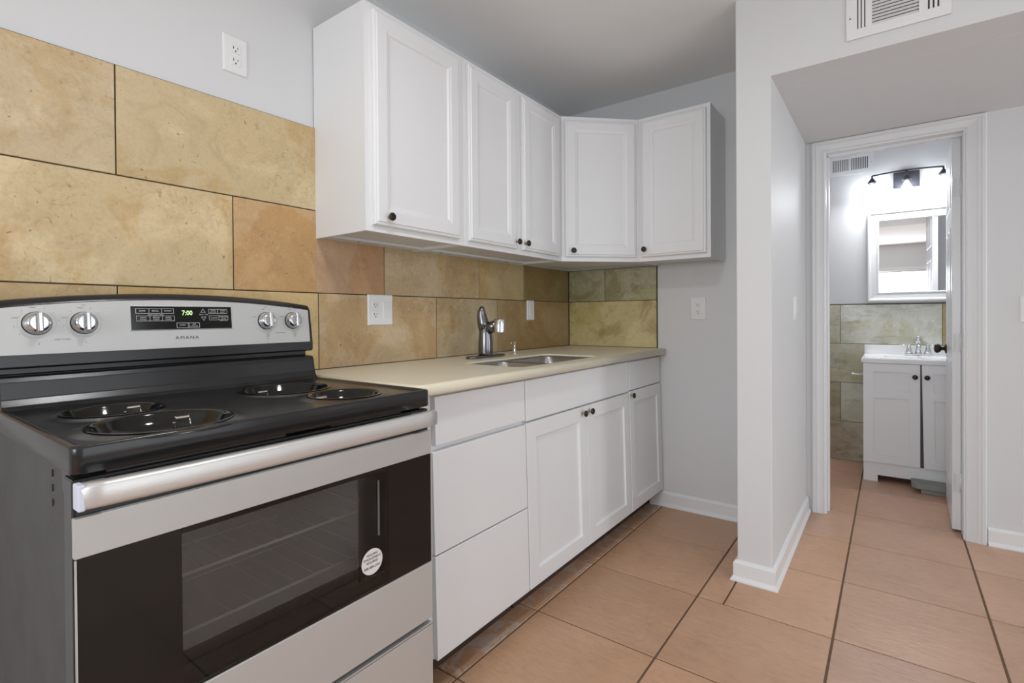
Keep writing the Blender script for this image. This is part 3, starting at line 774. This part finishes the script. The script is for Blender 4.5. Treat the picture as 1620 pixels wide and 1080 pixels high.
# far-wall cabinet
th = thing('wall_cabinet', 'white wall cabinet with one door at the far right end, beside bare wall', 'cabinet', (.8, 2.8, ZU0))
b = nb(); yf = 2.657
box(b, .6085, .622, yf + .018, YF - .004, ZU0, ZU1); box(b, .972, .987, yf + .018, YF - .004, ZU0, ZU1); box(b, .622, .972, yf + .018, YF - .004, ZU1 - .015, ZU1); box(b, .622, .972, yf + .018, YF - .004, ZU0 + .01, ZU0 + .022)
box(b, .622, .972, YF - .016, YF - .004, ZU0 + .022, ZU1 - .015)
obj('carcass', b, 'cab', th)
b = nb(); box(b, .6085, .645, yf, yf + .018, ZU0, ZU1, .0006); box(b, .950, .987, yf, yf + .018, ZU0, ZU1, .0006); box(b, .645, .95, yf, yf + .018, ZU1 - .038, ZU1, .0006); box(b, .645, .95, yf, yf + .018, ZU0, ZU0 + .045, .0006)
obj('face_frame', b, 'cab', th)
b = nb(); rings(b, (.630, yf - .0005, ZU0 + .0225), (1, 0, 0), (0, -1, 0), .339, ZU1 - ZU0 - .045, PROF_UP); d = obj('door', b, 'cab', th)
knob_small(d, (.652, yf - .0205, 1.466), (0, -1, 0))

# base cabinets ------------------------------------------------------
XB = .6045   # face frame front plane (top), leaning
ZB0, ZB1 = .098, .886
def base_unit(name, lbl, y0, y1, stiles, rails):
    th = thing(name, lbl, 'cabinet', (.3, (y0 + y1) / 2, 0))
    b = nb(); e = .0004
    box(b, .015, .585, y0 + e, y0 + .015, ZB0, ZB1); box(b, .015, .585, y1 - .015, y1 - e, ZB0, ZB1); box(b, .015, .585, y0 + .015, y1 - .015, ZB0, ZB0 + .015); box(b, .015, .03, y0 + .015, y1 - .015, ZB0 + .015, ZB1)
    obj('carcass', b, 'cab', th)
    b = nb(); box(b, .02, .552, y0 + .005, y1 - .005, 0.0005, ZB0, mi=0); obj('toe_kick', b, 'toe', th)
    b = nb()
    for a, c in stiles: box(b, XB - .02, XB, a, c, ZB0, ZB1, .0006)
    for za, zb in rails: box(b, XB - .02, XB - .0005, y0 + .002, y1 - .002, za, zb, .0006)
    lean(b); obj('face_frame', b, 'cab', th)
    return th
def slab(th, y0, y1, z0, z1, name='drawer_front'):
    b = nb(); box(b, XB + .0005, XB + .019, y0, y1, z0, z1, .0022); lean(b); return obj(name, b, 'cab', th)
def shaker(th, y0, y1, z0, z1, ky=None, kz=.69):
    b = nb(); rings(b, (XB + .0005, y0, z0), (0, 1, 0), (1, 0, 0), y1 - y0, z1 - z0, PROF_SH)
    lean(b); d = obj('door', b, 'cab', th)
    if ky: knob_small(d, (XB + .0195 + (.7105 - kz) * .0245, ky, kz), (1, 0, 0))
    return d
u1 = base_unit('base_cabinet', 'white base cabinet with three plain drawer fronts beside the stove', 1.046, 1.556, [(1.0465, 1.09), (1.535, 1.5555)], [(ZB0, .13), (.39, .42), (.695, .74), (.86, ZB1)])
slab(u1, 1.088, 1.552, .7275, .874); slab(u1, 1.074, 1.552, .407, .7105); slab(u1, 1.074, 1.552, .0985, .4025)
u2 = base_unit('base_cabinet', 'white double door base cabinet under the sink', 1.556, 2.4905, [(1.5565, 1.58), (2.0, 2.05), (2.47, 2.490)], [(ZB0, .13), (.69, .74), (.86, ZB1)])
slab(u2, 1.558, 2.486, .7215, .8735, 'false_front'); shaker(u2, 1.5575, 2.019, .0985, .7145, 1.983, .687); shaker(u2, 2.022, 2.478, .0985, .7145, 2.046, .688)
u3 = base_unit('base_cabinet', 'narrow white base cabinet with one door against the far wall', 2.4905, 2.932, [(2.491, 2.51), (2.90, 2.9315)], [(ZB0, .13), (.69, .74), (.86, ZB1)])
slab(u3, 2.492, 2.928, .7245, .8715); shaker(u3, 2.488, 2.929, .0985, .7195, 2.492 + .012, .699)

# countertop with sink cut-out ---------------------------------------
SX0, SX1, SY0, SY1 = .283, .594, 1.572, 2.222
b = nb()
def cloop(ins, z, rr=.02):
    x0, x1, y0, y1 = .012, .659 - ins, .9875 + ins, YF - .012
    pts = [(x0, y0)] + [(x1 - rr + rr * math.sin(a), y0 + rr - rr * math.cos(a)) for a in [PI / 2 * i / 6 for i in range(7)]] + [(x1, y1), (x0, y1)]
    return [b.verts.new((x, y, z)) for x, y in pts]
pr = [(.010, .886), (.003, .888), (0, .893), (0, .906), (.002, .913), (.006, .918), (.012, .9205)]
ls_ = [cloop(i, z) for i, z in pr]
for a, c in zip(ls_, ls_[1:]):
    for i in range(len(a)): f = b.faces.new((a[i], a[(i + 1) % len(a)], c[(i + 1) % len(a)], c[i])); f.smooth = True
hole = rrect(SX0, SX1, SY0, SY1, .045, 8)
h0 = [b.verts.new((x, y, .9205)) for x, y in hole]
cxh, cyh = (SX0 + SX1) / 2, (SY0 + SY1) / 2
hprev = h0
for ins, z in ((-.0, .9205), (.002, .9195), (.003, .917), (.003, .911)):
    if ins == 0: continue
    hc = [b.verts.new((x + (cxh - x) * ins / .15, y + (cyh - y) * ins / .32, z)) for x, y in hole]
    for i in range(len(hc)): f = b.faces.new((hprev[i], hprev[(i + 1) % len(hc)], hc[(i + 1) % len(hc)], hc[i])); f.smooth = True
    hprev = hc
def eloop(l): return [b.edges.get((l[i], l[(i + 1) % len(l)])) or b.edges.new((l[i], l[(i + 1) % len(l)])) for i in range(len(l))]
bmesh.ops.triangle_fill(b, edges=eloop(ls_[-1]) + eloop(h0), use_beauty=True)
h1 = hprev
bmesh.ops.triangle_fill(b, edges=eloop(ls_[0]) + eloop(h1), use_beauty=True)
tag(obj('countertop', b, 'counter'), 'long cream countertop with rounded edge running from the stove to the far wall', 'countertop')

# sink: two bowls
sk = thing('kitchen_sink', 'stainless double bowl undermount sink set into the cream countertop', 'sink', (cxh, cyh, .72))
b = nb()
flange = rrect(SX0 - .002, SX1 + .002, SY0 - .002, SY1 + .002, .045, 8)
fv = [b.verts.new((x, y, .9100)) for x, y in flange]
edges = eloop(fv)
ym = 1.862
bowls = []
for (ya, yb_) in ((SY0 + .004, ym - .012), (ym + .012, SY1 - .004)):
    x0, x1 = SX0 + .004, SX1 - .004; prev = None
    for ins, z in ((0, .9100), (.003, .904), (.006, .86), (.012, .76), (.022, .742), (.045, .735)):
        r_ = .042 - ins * .2
        rr = [b.verts.new((x, y, z)) for x, y in rrect(x0 + ins, x1 - ins, ya + ins, yb_ - ins, r_, 8)]
        if prev:
            for i in range(len(rr)): f = b.faces.new((prev[i], prev[(i + 1) % len(rr)], rr[(i + 1) % len(rr)], rr[i])); f.smooth = True
        else: edges += eloop(rr)
        prev = rr
    b.faces.new(prev); bowls.append(((x0 + x1) / 2, (ya + yb_) / 2))
bmesh.ops.triangle_fill(b, edges=edges, use_beauty=True)
obj('basins', b, 'sink', sk)
for cx, cy in bowls:
    b = nb(); lathe(b, [(.042, 0), (.042, .002), (.034, .003), (.030, -.001), (.004, -.001)], (cx, cy, .7355), seg=28); obj('drain', b, 'chrome', sk)

# kitchen faucet
fx, fy = .175, 1.868
fc = thing('kitchen_faucet', 'brushed nickel single lever faucet standing behind the sink', 'faucet', (fx, fy, .9205))
b = nb(); rr0 = [b.verts.new((x, y, .9207)) for x, y in rrect(fx - .028, fx + .028, fy - .125, fy + .130, .027, 6)]
prev = rr0; b.faces.new(rr0[::-1])
for ins, z in ((0, .928), (.002, .931), (.006, .932)):
    q = [b.verts.new((x, y, z)) for x, y in rrect(fx - .028 + ins, fx + .028 - ins, fy - .125 + ins, fy + .130 - ins, .027 - ins * .8, 6)]
    for i in range(len(q)): f = b.faces.new((prev[i], prev[(i + 1) % len(q)], q[(i + 1) % len(q)], q[i])); f.smooth = True
    prev = q
b.faces.new(prev); obj('deck_plate', b, 'faucet', fc)
b = nb(); lathe(b, [(.034, .0), (.035, .01), (.034, .06), (.031, .10), (.028, .13), (.021, .148), (.012, .156), (.002, .158)], (fx, fy, .931), seg=28)
tube(b, [(fx + .004, fy + .002, 1.040), (fx + .030, fy + .006, 1.066), (fx + .066, fy + .010, 1.076)], [.026, .025, .024], 20)
obj('body', b, 'faucet', fc)
b = nb(); lathe(b, [(.028, -.036), (.028, -.032), (.0275, .022), (.025, .028), (.004, .029)], (fx + .078, fy + .010, 1.074), (.05, 0, 1), 28); sp = obj('spray_head', b, 'knobmetal', fc)
b = nb(); t = bmesh.new()
pts = [(fx - .003, fy - .002, 1.055), (fx - .010, fy - .006, 1.085), (fx - .014, fy - .010, 1.115), (fx - .012, fy - .014, 1.140), (fx - .004, fy - .018, 1.158)]
tube(b, pts, [.029, .027, .023, .017, .009], 16)
lathe(b, [(.004, 0), (.004, .002)], (fx + .018, fy - .018, 1.052), (1, -1, 0), 10)
obj('lever', b, 'faucet', fc)
# soap dispenser
sx_, sy_ = .170, 2.105
sd = thing('soap_dispenser', 'small chrome soap dispenser pump to the right of the kitchen faucet', 'soap dispenser', (sx_, sy_, .9205))
b = nb(); lathe(b, [(.017, .0002), (.017, .004), (.012, .010), (.009, .014), (.009, .030), (.0055, .033), (.0055, .052), (.007, .054), (.007, .062), (.003, .064)], (sx_, sy_, .9205), seg=20); obj('pump_body', b, 'chrome', sd)
b = nb(); tube(b, [(sx_, sy_, .975), (sx_ + .03, sy_ - .065, .985), (sx_ + .034, sy_ - .075, .979)], [.0042, .0036, .003], 10); obj('spout', b, 'chrome', sd)

# ------------------------------------------------------------------ outlets, switches, vents
def plate(name, lbl, cat, O, u, n, w, h, parts, group=None):
    """O centre on the wall, u across, n out"""
    O = Vector(O); u = Vector(u); n = Vector(n); th = thing(name, lbl, cat, tuple(O), group)
    b = nb(); rings(b, O - u * w / 2 - Vector((0, 0, h / 2)), u, n, w, h, [(0, 0.0003), (0, .002), (.003, .0052), (.005, .0060)]); obj('cover_plate', b, 'plate', th)
    Z = Vector((0, 0, 1))
    for kind, du_ in parts:
        c = O + u * du_
        if kind == 'duplex' or kind == 'gfci':
            for dz in (.0195, -.0195):
                b = nb(); rings(b, c + Z * (dz - .0145) - u * .0165 + n * .0058, u, n, .033, .029, [(0, 0), (0, .0012), (.001, .0018)])
                r = obj('receptacle', b, 'plate', th)
                b = nb(); m_ = Matrix.Identity(4)
                def slot(a, z, w_, h_):
                    rings(b, c + u * (a - w_ / 2) + Z * (dz + z - h_ / 2) + n * .0076, u, n, w_, h_, [(0, 0), (0, .0003)])
                slot(-.0065, .003, .0024, .0085); slot(.0065, .003, .0022, .0068); lathe(b, [(.0027, .0076), (.0027, .0079)], c + Z * (dz - .0075), n, 10)
                obj('slots', b, 'slot', r)
        else:
            b = nb(); rings(b, c - u * .0165 - Z * .0335 + n * .0058, u, n, .033, .067, [(0, 0), (0, .001), (.001, .0025)]); obj('rocker', b, 'plate', th)
    if len(parts) and parts[0][0] == 'duplex':
        b = nb(); lathe(b, [(.003, .006), (.003, .0068)], O, n, 10); obj('screw', b, 'plate', th)
    return th
plate('electrical_outlet', 'white duplex outlet high on the grey wall above the tiles', 'outlet', (0, .812, 1.964), (0, 1, 0), (1, 0, 0), .078, .120, [('duplex', 0)])
plate('electrical_outlet', 'white double wide plate with outlet and switch on the tiles left of the sink', 'outlet', (.010, 1.383, 1.143), (0, 1, 0), (1, 0, 0), .128, .126, [('gfci', -.028), ('switch', .028)])
plate('wall_switch', 'narrow white switch plate on the tiles right of the kitchen faucet', 'switch', (.010, 2.482, 1.148), (0, 1, 0), (1, 0, 0), .074, .115, [('switch', 0)])
plate('electrical_outlet', 'white duplex outlet on bare grey wall right of the counter end', 'outlet', (.841, YF, 1.150), (1, 0, 0), (0, -1, 0), .086, .128, [('duplex', 0)])
plate('wall_switch', 'white switch plate seen edge on along the hall side of the partition', 'switch', (1.323, 2.90, 1.142), (0, 1, 0), (1, 0, 0), .078, .118, [('switch', 0)])
plate('wall_switch', 'white switch plate at the right edge of the view beside the bathroom door', 'switch', (2.232, YD, 1.130), (1, 0, 0), (0, -1, 0), .078, .124, [('switch', 0)])

def vent(name, lbl, O, w, h, y, kinds):
    """register facing -y. O: lower-left (x,z)"""
    x0, z0_ = O; th = thing(name, lbl, 'vent', (x0 + w / 2, y, z0_))
    b = nb()
    holes = [(x0 + a, x0 + c, z0_ + d, z0_ + e) for a, c, d, e, k in kinds]
    hs = sorted(holes); cur = x0
    dz0, dz1 = hs[0][2], hs[0][3]; t0, t1 = y - .008, y - .0015
    box(b, x0, x0 + w, t0, t1, z0_, dz0, .0012); box(b, x0, x0 + w, t0, t1, dz1, z0_ + h, .0012)
    for h_ in hs: box(b, cur, h_[0], t0, t1, dz0 - .001, dz1 + .001); cur = h_[1]
    box(b, cur, x0 + w, t0, t1, dz0 - .001, dz1 + .001)
    fr = obj('frame', b, 'plate', th)
    b = nb(); box(b, x0 + .01, x0 + w - .01, y - .0015, y - .0005, z0_ + .01, z0_ + h - .01); obj('duct_opening', b, 'slot', th)
    b = nb()
    for a, c, d, e, k in kinds:
        if k == 'h':
            n_ = int(round((e - d) / .0125))
            for i in range(n_):
                zc = z0_ + d + (i + .5) * (e - d) / n_
                t = bmesh.new(); box(t, x0 + a, x0 + c, -.0042, .0042, -.0007, .0007); bmesh.ops.transform(t, matrix=Matrix.Translation((0, y - .005, zc)) @ Matrix.Rotation(math.radians(-38), 4, 'X'), verts=t.verts); merge(b, t)
        else:
            n_ = int(round((c - a) / k))
            for i in range(n_ + 1):
                xc = x0 + a + i * (c - a) / n_
                box(b, xc - k * .28, xc + k * .28, y - .0078, y - .002, z0_ + d, z0_ + e)
    obj('louvers', b, 'plate', th)
    for xs_ in (x0 + .012, x0 + w - .012):
        b = nb(); lathe(b, [(.0025, .008), (.0025, .0095)], (xs_, y, z0_ + h * .4), (0, -1, 0), 8); obj('screw', b, 'slot', th)
    return th
vent('air_vent', 'white supply register on the header wall at the top right', (1.579, 2.125), .298, .195, YS,
     [(.030, .062, .035, .165, .0125), (.078, .212, .033, .165, 'h'), (.232, .270, .035, .165, .0135)])
vent('air_vent', 'white supply register high on the bathroom wall left of the vanity light', (1.316, 2.163), .292, .190, YB,
     [(.032, .138, .037, .125, .0118), (.150, .260, .037, .125, .0105)])

# ------------------------------------------------------------------ bathroom door
dth = bpy.data.objects.new('door_1', None); COL.objects.link(dth); dth.location = (1.996, YD + .112, .01); dth['kind'] = 'structure'; ORG[dth.name] = Vector((1.996, YD + .112, .01))
hinge = Vector((1.995, YD + .098, 0)); ang = math.radians(87.0)     # opened into the bathroom
# local: u along leaf (from hinge), n toward the room side (-x when open)
uu = Vector((math.cos(math.radians(88.5)), math.sin(math.radians(88.5)), 0)); nn = Vector((-uu.y, uu.x, 0))
Wd, Td, Hd = .585, .035, 2.0
mt = Matrix(((uu.x, nn.x, 0, hinge.x), (uu.y, nn.y, 0, hinge.y), (0, 0, 1, 0), (0, 0, 0, 1)))
b = nb(); box(b, 0, Wd, .0, Td, .012, Hd, .0015, mtx=mt)
leaf = obj('door_leaf', b, 'trim', dth)
b = nb()
for xa, xb_ in ((.09, .275), (.31, .495)):
    for za, zb in ((.22, .86), (.98, 1.56), (1.66, 1.88)):
        for off, sgn in ((Td, 1), (0, -1)):
            rings(b, hinge + uu * xa + nn * (off + sgn * .0002) + Vector((0, 0, za)), uu, nn * sgn, xb_ - xa, zb - za, [(0, 0), (.004, .003), (.012, .003), (.018, .0005), (.035, .003)])
obj('door_panel', b, 'trim', dth)
b = nb()
for off, sgn in ((Td, 1), (0, -1)):
    lathe(b, [(.028, 0), (.028, .006), (.012, .010), (.010, .022), (.020, .028), (.027, .038), (.027, .048), (.018, .056), (.003, .058)], hinge + uu * (Wd - .06) + nn * off + Vector((0, 0, .905)), nn * sgn, 24)
obj('door_knob', b, 'bronze', dth)
for z in (.255, .965, 1.75):
    b = nb(); box(b, -.0015, .0, .006, .0345, z - .045, z + .045, .0005, mtx=mt); box(b, -.016, -.0005, Td - .006, Td - .0045, z - .045, z + .045, mtx=mt)
    tube(b, [hinge + nn * .002 - uu * .003 + Vector((0, 0, z - .045)), hinge + nn * .002 - uu * .003 + Vector((0, 0, z + .045))], .0045, 10)
    obj('hinge', b, 'trim', dth)

# ------------------------------------------------------------------ vanity
VX0, VX1, VY0 = 1.560, 2.165, 4.170
vt = thing('bathroom_vanity', 'white shaker bathroom vanity with two doors on arched feet', 'vanity cabinet', ((VX0 + VX1) / 2, 4.4, 0))
b = nb()
VYb = YB - .012
box(b, VX0, VX0 + .016, VY0 + .018, VYb, 0.0005, .785); box(b, VX1 - .016, VX1, VY0 + .018, VYb, 0.0005, .785)
box(b, VX0 + .016, VX1 - .016, VY0 + .03, VYb, .11, .785)
# front base board with the cut-out
prof = [(VX0, 0.0005), (VX0 + .078, 0.0005), (VX0 + .078, .045), (VX1 - .078, .045), (VX1 - .078, 0.0005), (VX1, 0.0005), (VX1, .128), (VX0, .128)]
t = bmesh.new(); a = [t.verts.new((x, VY0, z)) for x, z in prof]; c = [t.verts.new((x, VY0 + .018, z)) for x, z in prof]
t.faces.new(a); t.faces.new(c[::-1])
for i in range(8): t.faces.new((a[i], a[(i + 1) % 8], c[(i + 1) % 8], c[i]))
merge(b, t); obj('carcass', b, 'cab', vt)
xm = (VX0 + VX1) / 2
for a, c, ks in ((VX0, xm - .0035, 1), (xm + .0045, VX1, -1)):
    w = c - a; b = nb()
    # tall shaker door: one slab frame with two recessed fields
    fields = [(.055, .060, w - .055, .428), (.055, .483, w - .055, .597)]
    H0 = .131; HH = .655
    y1, y0 = VY0 + .001, VY0 - .016
    box(b, a, a + .057, y0, y1 + .012, H0, H0 + HH, .001); box(b, c - .057, c, y0, y1 + .012, H0, H0 + HH, .001)
    for za, zb in ((0, .060), (.428, .480), (.600, HH)): box(b, a + .055, c - .055, y0 + .0002, y1 + .012, H0 + za, H0 + zb, .001)
    box(b, a + .05, c - .05, y0 + .009, y1 + .010, H0 + .05, H0 + .61)
    if ks < 0: 
        for v in b.verts: v.co.x += (.78 - v.co.z) * .016        # sags open a little at the foot
    d = obj('door', b, 'cab', vt)
    kx = c - .026 if ks > 0 else a + .026
    b = nb(); lathe(b, [(.006, 0), (.005, .012), (.014, .015), (.015, .020), (.012, .024), (.003, .025)], (kx, VY0 - .016, .708), (0, -1, 0), 20); obj('knob', b, 'bronze', d)
b = nb(); box(b, xm - .02, xm + .030, VY0 + .0015, VY0 + .017, .13, .784); obj('gap_shade_backing', b, 'darkmetal', vt)  # dark sheet stands in for the shade between the two doors
# vanity top with integral bowl
b = nb()
o_ = rrect(VX0 - .012, VX1 + .012, VY0 - .022, VYb, .006, 2)
prev = None; L0 = None
for ins, z in ((.004, .787), (0, .791), (0, .812), (.003, .819), (.008, .821)):
    q = [b.verts.new((x, y, z)) for x, y in rrect(VX0 - .012 + ins, VX1 + .012 - ins, VY0 - .022 + ins, VYb - ins, .008, 2)]
    if prev:
        for i in range(len(q)): f = b.faces.new((prev[i], prev[(i + 1) % len(q)], q[(i + 1) % len(q)], q[i]))
    else: L0 = q
    prev = q
edges = eloop(prev); cxv, cyv = xm, 4.36; lp = None
for k, (s, z) in enumerate(((1, .821), (.96, .816), (.85, .770), (.6, .715), (.2, .702))):
    q = [b.verts.new((cxv + .20 * s * math.cos(2 * PI * i / 36), cyv + .135 * s * math.sin(2 * PI * i / 36), z)) for i in range(36)]
    if lp:
        for i in range(36): f = b.faces.new((lp[i], lp[(i + 1) % 36], q[(i + 1) % 36], q[i])); f.smooth = True
    else: edges += eloop(q)
    lp = q
b.faces.new(lp)
bmesh.ops.triangle_fill(b, edges=edges, use_beauty=True)
box(b, VX0 - .010, VX1 + .010, VYb - .020, VYb - .0005, .8205, .885, .003)
obj('vanity_top', b, 'marble', vt)['label'] = 'white moulded sink top with backsplash'
# bathroom faucet, two handles
vf_ = thing('bathroom_faucet', 'chrome two handle faucet on the white vanity top', 'faucet', (xm - .005, 4.555, .8215))
b = nb(); q = None
box(b, xm - .075, xm + .075, 4.53, 4.58, .8215, .836, .006)
lathe(b, [(.020, .834), (.015, .86), (.012, .90), (.017, .915), (.020, .935), (.016, .952), (.004, .957)], (xm, 4.555, 0), seg=20)
tube(b, [(xm, 4.553, .885), (xm, 4.50, .898), (xm, 4.455, .885), (xm, 4.45, .868)], [.012, .011, .011, .011], 14)
obj('spout', b, 'chrome', vf_)
for s in (-1, 1):
    b = nb(); lathe(b, [(.024, .834), (.019, .85), (.012, .875), (.010, .885), (.013, .893), (.004, .898)], (xm + s * .052, 4.555, 0), seg=18)
    tube(b, [(xm + s * .050, 4.555, .889), (xm + s * .105, 4.548, .893)], [.006, .005], 10); obj('faucet_handle', b, 'chrome', vf_)

# grey appliance foot / scale on the floor below the vanity
gs = thing('plastic_box', 'flat grey plastic box on the bathroom floor in front of the vanity foot', 'box', (1.98, 4.10, 0))
b = nb(); poly = [(1.812, 4.055), (1.835, 4.03), (2.14, 4.03), (2.14, 4.16), (1.812, 4.16)]; ngon(b, poly, .028, .060); bmesh.ops.bevel(b, geom=b.edges[:], offset=.003, segments=1, affect='EDGES'); obj('top', b, 'greyplastic', gs)
b = nb(); box(b, 1.858, 2.12, 4.045, 4.15, .0005, .0285, .002); obj('base', b, 'greyplastic', gs)

# toilet paper holder arm
tp = thing('paper_holder', 'small white paper holder arm on the tiled wall left of the vanity', 'paper holder', (1.50, YB - .01, .66))
b = nb(); tube(b, [(1.478, YB - .045, .664), (1.545, YB - .045, .662)], .0065, 12); lathe(b, [(.009, 0), (.010, .008), (.007, .014)], (1.472, YB - .045, .664), (1, 0, 0), 12)
tube(b, [(1.545, YB - .045, .662), (1.552, YB - .012, .662)], .007, 12); lathe(b, [(.02, 0.0005), (.02, .006), (.012, .012)], (1.552, YB - .011, .662), (0, -1, 0), 16); obj('arm', b, 'plate', tp)

# mirror
MX0, MX1, MZ0, MZ1 = 1.569, 2.150, 1.203, 1.862
mr = thing('wall_mirror', 'rectangular bathroom mirror in a wide white frame above the vanity', 'mirror', ((MX0 + MX1) / 2, YB, MZ0))
b = nb(); u = Vector((1, 0, 0)); O = Vector((MX0, YB - .001, MZ0)); prev = None
for ins, d in ((0, 0), (0, .022), (.006, .026), (.014, .026), (.024, .018), (.058, .012), (.061, .016), (.066, .016), (.070, .010), (.070, .004)):
    q = [b.verts.new(O + Vector((a, -d, c))) for a, c in ((ins, ins), (MX1 - MX0 - ins, ins), (MX1 - MX0 - ins, MZ1 - MZ0 - ins), (ins, MZ1 - MZ0 - ins))]
    if prev:
        for i in range(4): b.faces.new((prev[i], prev[(i + 1) % 4], q[(i + 1) % 4], q[i]))
    prev = q
obj('frame', b, 'frame', mr)
b = nb(); box(b, MX0 + .069, MX1 - .069, YB - .008, YB - .005, MZ0 + .069, MZ1 - .069); obj('mirror_glass', b, 'mirror', mr)

# vanity light
LX = 1.800; LY = YB - .075
vl = thing('vanity_light', 'dark metal three bulb bar light lit above the bathroom mirror', 'wall light', (LX, YB, 2.07))
b = nb(); box(b, LX - .075, LX + .075, YB - .022, YB - .001, 2.018, 2.130, .003); obj('back_plate', b, 'darkmetal', vl)
b = nb()
pts = [(LX + s, LY, 2.132 - .010 * (s / .2) ** 2 - .004) for s in [(-.2 + .4 * i / 16) for i in range(17)]]
tube(b, pts, .0055, 10)
for s in (-.2, .2): tube(b, [(LX + s, LY, 2.120), (LX + s, LY, 2.096)], .006, 10)
tube(b, [(LX, YB - .02, 2.10), (LX, LY, 2.108), (LX, LY, 2.127)], .008, 10)
tube(b, [(LX, LY, 2.125), (LX, LY, 2.085)], .007, 10)
obj('bar', b, 'darkmetal', vl)
for s, zz in ((-.2, 2.10), (0, 2.092), (.2, 2.10)):
    b = nb(); lathe(b, [(.008, 0), (.012, -.006), (.028, -.028), (.028, -.034), (.020, -.036), (.018, -.046), (.002, -.046)], (LX + s, LY, zz), (0, 0, 1), 24); sc = obj('socket_cup', b, 'darkmetal', vl)
    b = nb(); lathe(b, [(.026, -.035), (.032, -.055), (.042, -.085), (.048, -.105), (.0465, -.105), (.0405, -.085), (.0305, -.055), (.0245, -.035)], (LX + s, LY, zz), (0, 0, 1), 28, cap0=False, cap1=False); obj('glass_shade', b, 'glass', vl)
    b = nb(); lathe(b, [(.010, -.044), (.014, -.055), (.024, -.070), (.027, -.082), (.022, -.098), (.010, -.106), (.001, -.108)], (LX + s, LY, zz), (0, 0, 1), 24); obj('bulb', b, 'bulb', vl)

# kitchen ceiling lamp fixture (above the frame, lights the range side)
kl = thing('ceiling_light', 'round flush white ceiling light over the kitchen floor beside the stove', 'ceiling light', (1.25, .70, 2.34))
b = nb(); lathe(b, [(.15, 2.4195), (.15, 2.395), (.135, 2.385), (.004, 2.385)], (1.25, .70, 0), (0, 0, 1), 40); obj('base', b, 'trim', kl)
b = nb(); lathe(b, [(.125, 2.3845), (.118, 2.365), (.09, 2.348), (.004, 2.341)], (1.25, .70, 0), (0, 0, 1), 40); obj('diffuser', b, 'lampdisc', kl)
area('vanity_lamp_spill', (1.80, 4.52, 2.0), (1.80, 4.2, .8), .45, .06, 7.5, (.96, .98, 1))
